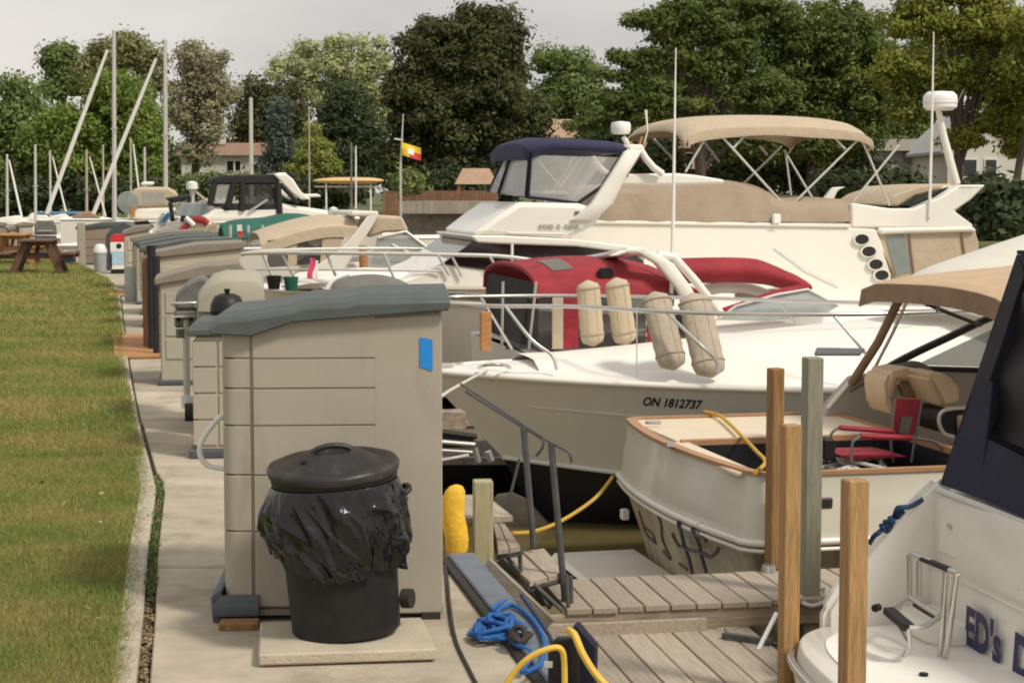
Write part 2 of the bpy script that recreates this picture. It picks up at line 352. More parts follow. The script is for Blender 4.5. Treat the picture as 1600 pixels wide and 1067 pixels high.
# walkway: slabs with joints
wk = bpy.data.objects.new('walkway', None); COL.objects.link(wk); tag(wk, kind='structure')
cuts = [3.2, 4.9] + [gp(0, v).y for v in (1120, 992, 886, 772, 700, 655, 612)]
Y = cuts[-1]
while Y < 52: Y += 1.5 + .02 * Y; cuts.append(Y)
for i in range(len(cuts) - 1):
    a, b = cuts[i] + .012, cuts[i + 1] - .012
    def Lx(y): return kx(y) + (.142 if y < 11.3 else .125 if y < 14 else .11)
    def Rx(y): return wx(y) if y < 44.5 else lerp(wx(44.5), -11.6, (y - 44.5) / 7)
    cols = [(0, 1)] if a < 11.2 or a > 30 else [(0, .56), (.56, 1)]
    for c0, c1 in cols:
        ya, yb = (a, b); dz = random.uniform(-.004, .004)
        n = 4; top = []
        l_ = [(lerp(Lx(lerp(ya, yb, k / n)), Rx(lerp(ya, yb, k / n)), c0) + .006, lerp(ya, yb, k / n) + .23 * 0) for k in range(n + 1)]
        r_ = [(lerp(Lx(lerp(ya, yb, k / n)), Rx(lerp(ya, yb, k / n)), c1) - .006, lerp(ya, yb, k / n)) for k in range(n + 1)]
        poly = [(x, y, -.06) for x, y in l_] + [(x, y, -.06) for x, y in r_[::-1]]
        link('slab', MB().prism(poly, (0, 0, .06 + dz)).mesh('slab', 'concrete', bevel=.006, smooth=0), wk)
# joint bed
g = MB(); yy = list(np.linspace(3.3, 52, 60)); g.loft([[Vector((kx(y) - .02, y, -.033)), Vector((wx(y) - .012 if y < 44.5 else -11.7, y, -.033))] for y in yy], closed=False, caps=False)
tag(link('soil_bed', g.mesh('soil_bed', 'soil')), kind='structure')
# kerb blocks
kb = bpy.data.objects.new('kerb', None); COL.objects.link(kb); tag(kb, kind='structure')
Y = 3.6
while Y < 47:
    st = 1.15 if Y < 30 else 3; a, b = Y + .006, Y + st - .006
    w = .098; k = 5
    lft = [(kx(lerp(a, b, i / k)), lerp(a, b, i / k)) for i in range(k + 1)]
    poly = [(x, y, -.1) for x, y in lft] + [(x + w, y, -.1) for x, y in lft[::-1]]
    link('kerb_block', MB().prism(poly, (0, 0, .128 + random.uniform(-.004, .004))).mesh('kerb_block', 'kerb_concrete', bevel=.01, smooth=0), kb)
    Y += st
def fast(name, V, *a):
    m = a[-1]
    n, k, _ = V.shape; me = bpy.data.meshes.new(name); me.vertices.add(n * k); me.vertices.foreach_set('co', V.reshape(-1).astype(np.float32))
    me.loops.add(n * k); me.loops.foreach_set('vertex_index', np.arange(n * k, dtype=np.int32)); me.polygons.add(n)
    me.polygons.foreach_set('loop_start', np.arange(0, n * k, k, dtype=np.int32)); me.polygons.foreach_set('loop_total', np.full(n, k, dtype=np.int32))
    me.materials.append(MATS[m]); me.update(); me.validate(); return me
# grass blades
def blades(n, y0, y1, hgt, wid):
    Y = y0 + (y1 - y0) * rng.random(n) ** 1.25; k = np.interp(Y, KY, KX); lo = -.30 * Y - .25
    X = k + .025 - (k - lo) * rng.random(n); X = np.where(rng.random(n) < .05, k + rng.random(n) * .06, X)
    Z = np.array([lz(x, y) for x, y in zip(X, Y)]); a = rng.random(n) * 2 * PI; h = hgt * (.5 + rng.random(n)); w = wid * (.6 + .8 * rng.random(n))
    P = np.stack([X, Y, Z], 1); D = np.stack([np.cos(a), np.sin(a), 0 * a], 1) * w[:, None]
    tl = np.stack([rng.normal(0, .55, n) * h, rng.normal(0, .55, n) * h, h], 1)
    return np.stack([P - D, P + D, P + tl], 1)
V = np.concatenate([blades(150000, 6.0, 13, .032, .0028), blades(90000, 12, 24, .04, .005), blades(40000, 22, 48, .05, .012)])
tag(link('grass', fast('grass', V, None, 'blades')), 'short patchy green and straw coloured grass left of the kerb', 'grass', kind='stuff')
# weeds and litter in the gap beside the kerb
n = 700; Y = np.concatenate([rng.normal(c, s, n // 6) for c, s in ((11.0, .12), (10.6, .15), (9.7, .25), (9.2, .2), (8.1, .09), (8.6, .3))]); Y = np.clip(Y, 6.4, 11.3); n = len(Y)
X = np.interp(Y, KY, KX) + .122 + rng.normal(0, .012, n); a = rng.random(n) * 2 * PI; h = .012 + .03 * rng.random(n) * (rng.random(n) < .35)
P = np.stack([X, Y, -.03 + rng.random(n) * .045], 1); D = np.stack([np.cos(a), np.sin(a), 0 * a + .2], 1) * .009; U = np.stack([rng.normal(0, .6, n) * h, rng.normal(0, .6, n) * h, h], 1)
tag(link('weeds', fast('weeds', np.stack([P, P + D + U * .5, P + U, P - D + U * .5], 1), None, 'weeds')), 'small green weeds sprouting in the gap between kerb and slabs', 'weeds', kind='stuff')
n = 900; Y = rng.uniform(6.3, 11.4, n); X = np.interp(Y, KY, KX) + .122 + rng.normal(0, .012, n); a = rng.random(n) * 2 * PI; P = np.stack([X, Y, -.028 + rng.random(n) * .02], 1)
D = np.stack([np.cos(a), np.sin(a), rng.normal(0, .3, n)], 1) * .012; U = np.stack([-np.sin(a), np.cos(a), rng.normal(0, .3, n)], 1) * .009
V1 = np.stack([P - D, P - U, P + D, P + U], 1)
n = 45; Y = rng.uniform(6.4, 16, n); X = np.interp(Y, KY, KX) - rng.random(n) * (np.interp(Y, KY, KX) + .3 * Y); a = rng.random(n) * 2 * PI; P = np.stack([X, Y, .03 + rng.random(n) * .012], 1)
D = np.stack([np.cos(a), np.sin(a), rng.normal(0, .3, n)], 1) * .022; U = np.stack([-np.sin(a), np.cos(a), rng.normal(0, .3, n)], 1) * .014
tag(link('leaf_litter', fast('leaf_litter', np.concatenate([V1, np.stack([P - D, P - U, P + D, P + U], 1)]), None, 'leaf_litter')), 'dry brown leaf scraps on the lawn and in the kerb gap', 'leaf litter', kind='stuff')

# ---------------------------------------------------------------- trees
def crown_pts(blobs, Y, dep, nc, ls, nl, cr, seed, sparse=0, flat=1.0, surf=.45):
    """clumps of leaves filling ellipsoids (photo u, v, ru, rv)"""
    r = np.random.default_rng(seed); cl = []; tot = sum(b[2] * b[3] for b in blobs)
    for b in blobs:
        c = at(b[0], b[1], Y + (b[4] if len(b) > 4 else 0)); k = Y / FPX; rx, rz = b[2] * k, b[3] * k; ry = min(rx, rz) * dep
        m = max(5, int(nc * b[2] * b[3] / tot))
        for _ in range(m):
            d = r.normal(size=3); d /= np.linalg.norm(d); q = (r.random() ** surf)
            cl.append((c.x + d[0] * rx * q * .92, c.y + d[1] * ry * q * .92, c.z + d[2] * rz * q * .92, r.uniform(.6, 1.25) * cr))
    cl = np.array(cl); M = len(cl); idx = r.integers(0, M, nl); d = r.normal(size=(nl, 3)); d /= np.linalg.norm(d, axis=1)[:, None]
    q = (.35 + .65 * r.random(nl) ** .5)[:, None]; rad = cl[idx, 3:4] * (1 + .75 * r.random((nl, 1)) * (r.random((nl, 1)) < .38))
    P = cl[idx, :3] + d * rad * q * np.array([1.15, 1.15, .82 * flat]); nrm = d * 1.1 + r.normal(size=(nl, 3)) * .5 + np.array([0, 0, .45]); nrm /= np.linalg.norm(nrm, axis=1)[:, None]
    a = np.cross(nrm, r.normal(size=(nl, 3))); a /= np.linalg.norm(a, axis=1)[:, None]; b = np.cross(nrm, a); s = (ls * (.55 + .9 * r.random(nl)))[:, None]
    return cl, np.stack([P - a * s, P - b * s * .55, P + a * s, P + b * s * .55], 1)
def tree(name, label, base_u, blobs, Y, leaf, nc=60, nl=12000, ls=.2, cr=1.1, dep=.8, seed=1, tr=.28, zb=.1, flat=1.0, surf=.45, group=None, limbs=10, base_z=None, cat='tree'):
    b = at(base_u, 300, Y); b.z = zb; t = T(name, b, 0, label, cat, group)
    cl, V = crown_pts(blobs, Y, dep, int(nc * 1.25), ls * .84, int(nl * 1.45), cr * .9, seed, flat=flat, surf=surf)
    V = V - np.array([b.x, b.y, b.z]); V[:, :, 2] = np.maximum(V[:, :, 2], .05); cr_ = link('crown', fast('crown', V, None, leaf), t.o)
    r = random.Random(seed); c = cl[:, :3] - np.array([b.x, b.y, b.z]); top = c[:, 2].max(); cx, cy = c[:, 0].mean(), c[:, 1].mean(); lo = max(.8, c[:, 2].min()); th = lerp(lo, top, .5)
    tk = MB(); path = [Vector((0, 0, -.2)), Vector((cx * .2 + r.uniform(-.1, .1), cy * .2, th * .35)), Vector((cx * .6, cy * .6, th * .7)), Vector((cx, cy, th)), Vector((cx, cy, lerp(th, top, .6)))]
    tk.tube(catmull(path, 5), [lerp(tr, tr * .22, i / 20) for i in range(21)], 8); t.part('trunk', tk, 'bark')
    for i in range(limbs):
        e = Vector(c[r.randrange(len(c))]); s = catmull(path, 5)[min(16, 5 + r.randrange(9))]
        m = (s + e) / 2 + Vector((0, 0, -.08 * (e - s).length)); mb = MB().tube(catmull([s, m, e], 4), [tr * .38 * (1 - i2 / 9.5) + .02 for i2 in range(9)], 6); t.part('limb', mb, 'bark')
    return t
G = 'trees on the far shore behind the marina'
tree('leafy_tree', 'dark green tree at the left edge of the photo, behind the small masts', 10, [(5, 190, 55, 70), (40, 230, 45, 80), (5, 285, 60, 40)], 112, 'leaf_mid', 46, 15000, .2, 1.2, seed=2, group=G)
tree('leafy_tree', 'bright green broad tree behind the tall white masts', 170, [(185, 165, 55, 60), (110, 200, 50, 55), (150, 240, 80, 70), (220, 230, 38, 80), (75, 230, 40, 70)], 108, 'leaf_bright', 190, 42000, .16, .85, seed=3, tr=.4, group=G)
tree('leafy_tree', 'small round green treetop rising above the left treeline', 90, [(92, 92, 28, 24), (100, 130, 30, 30)], 150, 'leaf_mid', 18, 4500, .24, 1.2, seed=4, group=G)
tree('leafy_tree', 'olive tall treetop rising behind the bright green tree', 200, [(175, 75, 42, 30), (215, 75, 40, 34), (160, 110, 40, 30), (225, 110, 30, 40)], 146, 'leaf_olive', 36, 9000, .22, 1.1, seed=5, surf=.6, group=G)
tree('thin_tree', 'thin brownish grey tree right of the tall masts', 300, [(300, 110, 46, 48), (330, 120, 34, 55), (285, 180, 35, 60), (335, 190, 30, 50), (350, 150, 20, 40), (300, 235, 34, 25)], 125, 'leaf_brownish', 75, 12000, .15, .8, seed=6, tr=.3, surf=.7, group=G, limbs=24)
tree('leafy_tree', 'round dark green tree behind the low white house', 425, [(425, 160, 55, 42), (400, 200, 40, 50), (450, 190, 45, 50), (420, 245, 55, 45)], 140, 'leaf_dark', 60, 14000, .2, 1.1, seed=7, group=G)
tree('pale_tree', 'pale olive feathery tree behind the dark ones', 515, [(520, 92, 70, 42), (462, 110, 40, 38), (578, 105, 34, 50), (515, 150, 80, 40), (590, 160, 30, 50)], 165, 'leaf_pale', 95, 17000, .2, .95, seed=8, surf=.6, group=G, limbs=20)
tree('spruce_tree', 'blue green spruce right of the low white house', 435, [(437, 175, 9, 22), (437, 205, 18, 25), (437, 240, 28, 28), (437, 275, 36, 28)], 122, 'leaf_blue', 50, 9000, .15, .7, seed=9, group=G, limbs=4)
tree('spruce_tree', 'dark spruce between yellow green tree and maple', 540, [(540, 155, 26, 30), (540, 195, 44, 38), (535, 250, 55, 45), (560, 230, 42, 60)], 128, 'leaf_deep', 80, 16000, .17, .95, seed=10, group=G, limbs=6)
tree('round_tree', 'small pointed yellow green tree beside the canoe rack', 490, [(488, 212, 17, 16), (494, 240, 32, 26), (486, 264, 42, 24), (520, 262, 20, 18)], 112, 'leaf_yellow', 80, 10000, .11, .42, seed=12, tr=.14, group=G)
tree('maple_tree', 'huge dark round maple towering over the other trees', 725, [(720, 85, 88, 65), (670, 75, 50, 50), (775, 95, 52, 75), (650, 150, 55, 75), (790, 170, 65, 80), (720, 190, 110, 90), (735, 30, 40, 22), (790, 40, 30, 28), (640, 240, 50, 60), (830, 225, 35, 60), (730, 260, 110, 50)], 118, 'leaf_dark', 420, 75000, .18, .85, seed=13, tr=.5, group=G)
tree('leafy_tree', 'mid green treetop between the maple and the leaning trees', 880, [(870, 110, 48, 38), (900, 150, 60, 45), (850, 160, 35, 40), (930, 185, 50, 40)], 140, 'leaf_mid', 60, 14000, .2, 1.1, seed=14, group=G)
G2 = 'large trees on the near right shore'
tree('locust_tree', 'open branched tree with layered sprays and sky gaps', 1095, [(1015, 30, 40, 16), (1080, 15, 60, 24), (1005, 90, 50, 13), (1060, 62, 50, 14), (1150, 50, 60, 34), (960, 118, 32, 12), (1125, 105, 62, 24), (1030, 135, 62, 14), (960, 160, 52, 20), (1085, 160, 50, 14), (1000, 185, 62, 18), (930, 190, 45, 20), (1180, 140, 55, 40), (1165, 5, 60, 30), (1060, 40, 90, 30), (1090, 100, 90, 30), (1040, 165, 80, 25)], 84, 'leaf_right', 290, 44000, .125, .55, seed=15, tr=.3, flat=.7, dep=1.2, surf=.6, group=G2, limbs=30)
tree('leafy_tree', 'dense dark tree behind the beige bimini top', 1270, [(1230, 60, 80, 60), (1310, 50, 90, 65), (1250, 140, 90, 60), (1350, 130, 80, 70), (1180, 210, 90, 45), (1300, 215, 100, 45)], 88, 'leaf_right', 290, 52000, .13, .66, seed=16, tr=.4, group=G2, limbs=14)
tree('leafy_tree', 'golden green tree with leaning trunks above the white gabled house', 1495, [(1450, 30, 80, 40), (1540, 40, 80, 48), (1420, 110, 60, 40), (1500, 120, 70, 32), (1580, 130, 50, 45), (1430, 170, 40, 22), (1570, 180, 45, 18), (1500, -20, 100, 30), (1505, 215, 40, 20), (1590, 222, 26, 28), (1545, 200, 30, 14)], 76, 'leaf_golden', 260, 42000, .115, .55, seed=17, tr=.26, group=G2, surf=.5, flat=.8, limbs=26)
tree('leafy_tree', 'broad green tree filling the gap behind the layered spray tree', 1120, [(960, 215, 60, 45), (1050, 200, 70, 60), (1150, 190, 80, 75), (1100, 110, 90, 60), (1030, 120, 60, 40)], 122, 'leaf_mid', 170, 30000, .18, .9, seed=31, group=G2)
tree('leafy_tree', 'tall shaded tree far behind the radar mast', 1420, [(1400, 150, 90, 70), (1330, 90, 80, 70), (1480, 100, 90, 60), (1560, 90, 80, 60), (1400, 220, 60, 50), (1560, 180, 60, 40)], 120, 'leaf_mid', 220, 38000, .18, .95, seed=32, group=G2)
tree('leafy_tree', 'slim leaning tree at the right edge of the photo', 1585, [(1620, 60, 50, 50), (1600, 110, 30, 30), (1640, 160, 40, 50)], 74, 'leaf_golden', 40, 8000, .135, .7, seed=18, tr=.2, group=G2)
tree('leafy_tree', 'low dark tree between red brick house and bimini top', 1040, [(1020, 235, 55, 40), (960, 225, 40, 34), (1165, 265, 60, 40), (1240, 270, 60, 36), (1330, 262, 50, 38)], 90, 'leaf_deep', 90, 17000, .15, .8, seed=19, tr=.25, group=G2)
def hedge(label, blobs, Y, leaf, seed, nc=40, nl=7000):
    b = at(blobs[0][0], 300, Y); b.z = .1; cl, V = crown_pts(blobs, Y, 1.2, nc, .16, nl, .7, seed); V[:, :, 2] = np.maximum(V[:, :, 2], .12)
    V = V - np.array([b.x, b.y, b.z]); o = link('shrub', fast('shrub', V, None, leaf)); o.location = b; tag(o, label, 'shrub', 'shrubs along the far shore')
hedge('clipped green hedge below the low white house', [(330, 288, 45, 10), (385, 288, 35, 10), (300, 290, 25, 9)], 112, 'leaf_mid', 21)
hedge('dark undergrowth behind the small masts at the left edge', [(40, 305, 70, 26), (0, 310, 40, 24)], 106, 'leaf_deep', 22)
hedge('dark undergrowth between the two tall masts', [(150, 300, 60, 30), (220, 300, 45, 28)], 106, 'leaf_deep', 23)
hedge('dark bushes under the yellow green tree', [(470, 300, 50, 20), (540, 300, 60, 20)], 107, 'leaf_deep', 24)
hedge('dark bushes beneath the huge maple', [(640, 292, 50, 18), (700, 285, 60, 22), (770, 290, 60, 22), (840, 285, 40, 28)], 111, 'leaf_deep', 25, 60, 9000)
hedge('ragged dark bushes left of the white gabled house', [(1330, 300, 60, 26), (1410, 300, 50, 22)], 82, 'leaf_deep', 26)
hedge('weedy bank at the right edge below the gabled house', [(1560, 345, 50, 30), (1540, 300, 30, 16), (1600, 310, 30, 22)], 62, 'leaf_deep', 27)
hedge('leafy shrub in a pot at the foot of the flagpole', [(632, 285, 12, 10)], 98, 'leaf_mid', 28, 8, 900)
# distant wood closing the view below the treetops
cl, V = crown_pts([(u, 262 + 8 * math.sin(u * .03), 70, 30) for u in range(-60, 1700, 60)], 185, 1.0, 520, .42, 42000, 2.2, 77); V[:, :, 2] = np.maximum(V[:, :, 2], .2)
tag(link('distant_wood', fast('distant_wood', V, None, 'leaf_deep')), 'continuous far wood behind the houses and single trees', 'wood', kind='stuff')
# ---------------------------------------------------------------- houses on the far shore
def house(label, u0, u1, v_eave, v_ridge, Y, wall, roof, v_base=300, depth=8, wins=(), chim=None, gable=False, over=.4, name='house', cat='house', rz=0):
    a = at(u0, v_base, Y); b = at(u1, v_base, Y); ze = at(u0, v_eave, Y).z; zr = at(u0, v_ridge, Y).z; w = (b - a).length
    t = T(name, ((a.x + b.x) / 2, Y, .1), rz, label, cat); ze -= .1; zr -= .1; h = w / 2
    t.part('wall', MB().bb(-h, h, 0, depth, -.6, ze), wall, smooth=0)
    if gable:
        t.part('gable', MB().prism([(-h, 0, ze), (h, 0, ze), (0, 0, zr)], (0, depth, 0)), wall, smooth=0)
        rf = t.part('roof', MB().sheet([[(-h - over, -over, ze - .15), (-h - over, depth + over, ze - .15)], [(0, -over, zr + .12), (0, depth + over, zr + .12)], [(h + over, -over, ze - .15), (h + over, depth + over, ze - .15)]], .14), roof, smooth=0)
    else:
        rf = t.part('roof', MB().prism([(-h - over, -over, ze), (-h - over, depth + over, ze), (-h - over, depth / 2, zr)], (w + 2 * over, 0, 0)), roof, smooth=0)
    for (wu0, wu1, wv0, wv1) in wins:
        p, q = t.py(wu0, wv0, 0), t.py(wu1, wv1, 0); fr = t.part('window', MB().bb(p.x - .07, q.x + .07, -.05, .02, q.z - .07, p.z + .07), 'white_paint', smooth=0)
        t.part('pane', MB().bb(p.x, q.x, -.075, -.052, q.z, p.z), 'dark_glass', fr, smooth=0)
    if chim:
        p, q = t.py(chim[0], chim[2], depth / 2), t.py(chim[1], chim[3], depth / 2); t.part('chimney', MB().bb(p.x, q.x, depth / 2 - .4, depth / 2 + .4, q.z - 1, p.z), 'wall_white', rf, smooth=0)
    return t
house('low white house with brown roof behind the black canopy boat', 284, 412, 243, 221, 132, 'wall_white', 'roof_brown', wins=((300, 312, 255, 268), (355, 365, 252, 268), (368, 376, 252, 266), (395, 404, 255, 268)), chim=(330, 352, 207, 222))
house('house with plain tan roof behind the blue topped boat', 862, 986, 216, 183, 125, 'wall_grey', 'roof_tan', wins=((880, 892, 232, 250), (930, 942, 232, 250)), chim=(901, 907, 176, 186))
house('red brick house seen under the beige bimini top', 1062, 1140, 232, 205, 118, 'brick_red', 'roof_brown', wins=((1072, 1082, 240, 262), (1112, 1128, 238, 262)))
house('grey sided house behind the radar mast', 1378, 1462, 236, 214, 96, 'wall_grey', 'lid_taupe', wins=((1425, 1440, 262, 283), (1395, 1405, 262, 283)))
house('white gabled house under the golden green tree', 1480, 1610, 232, 172, 88, 'wall_white', 'wall_grey', v_base=300, depth=9, gable=True, wins=((1505, 1525, 250, 275), (1540, 1556, 250, 275)))
# gazebo
a = at(744, 300, 104); t = T('gazebo', (a.x, 104, .1), 0, 'small brown roofed timber gazebo below the maple', 'gazebo')
zt = at(744, 263, 104).z - .1; ze = at(744, 288, 104).z - .1
t.part('roof', MB().loft([[(-1.25, 0, ze), (1.25, 0, ze), (1.25, 2.4, ze), (-1.25, 2.4, ze)], [(-.8, .9, zt), (.75, .9, zt), (.75, 1.5, zt), (-.8, 1.5, zt)]]), 'roof_tan', smooth=0)
for x in (-1, 1):
    for y in (.2, 2.2): t.part('post', MB().bb(x - .08, x + .08, y - .08, y + .08, -.8, ze), 'orange_wood')
t.part('railing', MB().bb(-1, 1, .1, .16, .2, .9), 'orange_wood', smooth=0)
# weathered deck with a brown fence behind
a = at(692, 320, 97); t = T('shore_deck', (a.x, 97, WATER), 0, 'weathered timber deck with board skirt above the water', 'deck')
x0, x1 = t.py(626, 320, 0).x, t.py(775, 320, 0).x; zt, zb = t.py(690, 315, 0).z, t.py(690, 334, 0).z; x = x0
dm = MB().bb(0, .145, 0, .05, zb, zt).mesh('board', 'deck_board', smooth=0)
while x < x1:
    o = link('board', dm, t.o); o.location = (x, 0, 0); x += .16
t.part('deck_top', MB().bb(x0, x1, .05, 5, zt - .1, zt), 'grey_plank', smooth=0); t.part('post_row', MB().bb(x0, x1, 1, 1.3, -1, zb + .2), 'seawall', smooth=0)
t = T('board_fence', (a.x, 103.2, .1), 0, 'low brown board fence behind the weathered deck', 'fence')
x0, x1 = t.py(598, 300, 0).x, t.py(775, 300, 0).x; z1 = t.py(690, 298, 0).z; x = x0; dm = MB().bb(0, .17, 0, .03, -.3, z1).mesh('picket', 'fence_brown', smooth=0)
while x < x1:
    o = link('picket', dm, t.o); o.location = (x, 0, 0); x += .19
t.part('rail', MB().bb(x0, x1, .03, .08, z1 * .7, z1 * .7 + .1), 'fence_brown', smooth=0)
# canoe rack with canoe
t = T('canoe', at(545, 284, 95), 0, 'orange yellow canoe lying upside down on the white rack', 'canoe'); wdt = 110 * 95 / FPX / 2
t.part('hull', MB().loft([[(s * wdt, .38 * c * math.cos(a), .19 * math.sin(a) * c + .05) for a in np.linspace(0, 2 * PI, 10, endpoint=False)] for s, c in ((-1, .1), (-.85, .55), (-.4, .95), (.2, 1), (.7, .85), (.93, .45), (1, .1))]), 'kayak', smooth=60)
t = T('canoe_rack', at(545, 286, 95), 0, 'white post rack carrying the orange canoe', 'rack')
for x in (-1.2, 1.15): t.part('post', MB().tube([(x, 0, -2.6), (x, 0, -.02)], .05), 'white_paint')
t.part('crossbar', MB().tube([(-1.8, 0, -.2), (1.7, 0, -.2)], .035), 'white_paint')
# flagpole
b = at(626, 300, 96); t = T('flagpole', (b.x, 96, 0), 0, 'thin pale flagpole on the far shore deck', 'flagpole')
top = t.py(630, 178, 0); t.part('pole', MB().tube([(0, 0, -1), (0, 0, 3), (top.x, 0, top.z)], [.075, .07, .03]), 'alu')
p = t.py(616, 217, 0); t.part('yardarm', MB().bar(p, t.py(630, 219, 0), .08, .08), 'white_paint')
b = at(643, 232, 95.9); t = T('flag', b, 0, 'yellow and red flag with a white centre flying from the flagpole', 'flag')
gr = lambda x0, x1, z0, z1: [[Vector((x, .12 * math.sin(x * 4 + z * 2), z - .3 * (x + .5))) for z in np.linspace(z0, z1, 5)] for x in np.linspace(x0, x1, 7)]
t.part('yellow_field', MB().sheet(gr(-.5, .5, -.02, .32), .012, (0, 1, 0)), 'flag_yellow'); t.part('red_field', MB().sheet(gr(-.1, .5, -.36, -.025), .012, (0, 1, 0)), 'paint_red')
t.part('yellow_field', MB().sheet(gr(-.5, -.105, -.36, -.025), .012, (0, 1, 0)), 'flag_yellow')
t.part('white_emblem', MB().sheet([[p + Vector((0, -.02, 0)) for p in r] for r in gr(-.2, .12, -.2, .14)], .012, (0, 1, 0)), 'flag_white')
# ================================================================ WALKWAY THINGS
# ---- nearest storage shed
Y0 = gp(350, 971).y
def shed(u0, u1, vb, vt0, vt1, depth, rz, label, body='resin', lid='lid_grey', detail=True, base='kick_grey', lid_h=.07, group='resin storage sheds along the walkway', name='storage_shed'):
    p = gp(u0, vb); t = T(name, p, rz, label, 'shed', group)
    W = t.py(u1, vb, 0).x; H0 = t.py(u0, vt0, 0).z; H1 = t.py(u1, vt1, 0).z
    t.W, t.H0, t.H1, t.D = W, H0, H1, depth
    r = min(.1, W * .14)
    if not detail:
        t.part('body', MB().prism([(0, 0, .03), (W, 0, .03), (W, 0, H1), (0, 0, H0)], (0, depth, 0)), body, bevel=.012)
        for k in range(3):
            z = H0 * (.25 + .22 * k); t.part('panel', MB().bb(.05, W * .8, -.012, .02, z, z + H0 * .19), body, bevel=.004); t.part('panel', MB().bb(-.012, .02, .06, depth - .06, z, z + H0 * .19), body, bevel=.004)
        t.part('lid', MB().prism([(-.05, -.04, H0 - .05), (W + .04, -.04, H1 - .04), (W + .04, -.04, H1 + lid_h * .7), (W * .5, -.04, (H0 + H1) / 2 + lid_h * 1.1), (-.05, -.04, H0 + lid_h * .3)], (0, depth + .08, 0)), lid, bevel=.015)
        t.part('base', MB().bb(-.03, W, -.02, depth + .02, 0, .05), base, bevel=.01)
    return t
t = S1 = shed(350, 692, 971, 508, 484, .80, R(3.5), 'large beige storage shed behind the black bin with a blue sticker', detail=True)
W, H0, H1, D = t.W, t.H0, t.H1, t.D
zt = lambda x: lerp(H0, H1, (x / W) ** .8)
t.part('wall', MB().prism([(.05, .012, .05), (W, .012, .05), (W, .012, H1), (W * .5, .012, zt(W * .5)), (.05, .012, H0)], (0, D - .03, 0)), 'resin', bevel=.01, smooth=25)
xa = t.py(393, 600, 0).x; xb = t.py(586, 600, 0).x
zs = [t.py(420, v, 0).z for v in (560, 607, 665, 742, 830)]
lev = [.06] + zs[::-1] + [None]
for i in range(len(lev) - 1):      # side panels with real grooves
    z0 = lev[i] + .003; z1 = (lev[i + 1] - .003) if lev[i + 1] else None
    if z1: t.part('panel', MB().bb(xa + .006, xb, -.001, .03, z0, z1), 'resin', bevel=.0012)
    else: t.part('panel', MB().prism([(xa + .006, -.001, z0), (xb, -.001, z0), (xb, -.001, zt(xb) - .01), (xa + .006, -.001, zt(xa) - .01)], (0, .03, 0)), 'resin', bevel=.0)
    # rounded front corner segments
    zz = z1 if z1 else H0 - .005
    prof = [(xa - .006, 0), (xa - .006, .05)] + [] ; pl = [(xa - .007, 0.0), (xa - .05, .003)] + [(.055 - .055 * math.sin(a), .075 - .07 * math.cos(a)) for a in np.linspace(.1, PI / 2, 6)] + [(0, .35), (xa - .007, .35)]
    t.part('corner_panel', MB().prism([(x, y, z0) for x, y in pl], (0, 0, zz - z0)), 'resin', bevel=.003, smooth=35)
t.part('panel', MB().prism([(xb, -.001, .03), (W - .004, -.001, .03), (W - .004, -.001, H1 - .02), (xb, -.001, zt(xb) - .02)], (0, .03, 0)), 'resin', bevel=0, label='smooth rear side panel with a blue sticker')
fm = MB().bb(-.004, .03, .36, D - .02, 0, .24)
z = .06
while z + .24 < H0: t.part('door_panel', MB().bb(-.002, .03, .36, D - .02, z, z + .235), 'resin', bevel=.004); z += .245
t.part('door_panel', MB().bb(-.002, .03, .36, D - .02, z, H0 - .01), 'resin', bevel=.003)
t.part('trim', MB().bb(xa - .003, xa + .003, .004, .03, .12, t.py(393, 545, 0).z), 'lid_taupe')
# wavy roof lid
pr = [(-.035, H0 - .035), (.13, H0 - .045), (.30, zt(.3) - .012), (W + .03, H1 + .0), (W + .035, H1 + .03), (W + .03, H1 + .058), (W * .62, H1 + .05), (W * .57, H1 + .036), (W * .38, zt(W * .4) + .062), (W * .33, zt(W * .33) + .048), (.12, H0 + .045), (.0, H0 + .035), (-.045, H0 + .005)]
def lidsec(y, k): return [(x, y, z - (k if z > H0 - .02 and i > 4 else 0)) for i, (x, z) in enumerate(pr)]
secs = [lidsec(-.045, .02), lidsec(-.02, 0)]; yy = -.02
for k in range(5):
    y0 = .06 + k * (D - .1) / 5; secs += [lidsec(y0, 0), lidsec(y0 + .04, -.013), lidsec(y0 + .15, -.013), lidsec(y0 + .19, 0)]
secs += [lidsec(D + .02, 0), lidsec(D + .045, .02)]
t.part('lid', MB().loft(secs), 'lid_grey', bevel=.006, smooth=22)
k = MB().loft([[(-.045, -.012, .0), (-.012, -.012, .0), (-.012, D, .0), (-.045, D, .0)], [(-.052, -.012, .11), (-.008, -.012, .11), (-.008, D, .11), (-.052, D, .11)], [(-.012, .0, .14), (-.003, .0, .14), (-.003, D, .14), (-.012, D, .14)]])
t.part('kickplate', k, 'kick_grey', bevel=.004)
t.part('kickplate', MB().loft([[(-.045, -.045, .03), (.15, -.045, .03), (.15, -.002, .03), (-.045, -.002, .03)], [(-.045, -.045, .07), (.15, -.045, .07), (.15, -.002, .07), (-.045, -.002, .07)], [(-.012, -.01, .115), (.15, -.01, .115), (.15, -.002, .115), (-.012, -.002, .115)]]), 'kick_grey', bevel=.004)
t.part('foot', MB().bb(W - .09, W - .01, -.012, .06, 0, .03), 'rubber')
t.part('floor_panel', MB().bb(.0, W, .0, D, .025, .05), 'lid_taupe')
a, b = t.py(656, 527, -.006), t.py(676, 577, -.006); t.part('sticker', MB().prism([(a.x, -.0035, a.z), (b.x, -.0035, a.z - .01), (b.x, -.0035, b.z - .006), (a.x, -.0035, b.z + .012)], (0, -.002, 0)), 'tape_blue', label='bright blue upright rectangular sticker')
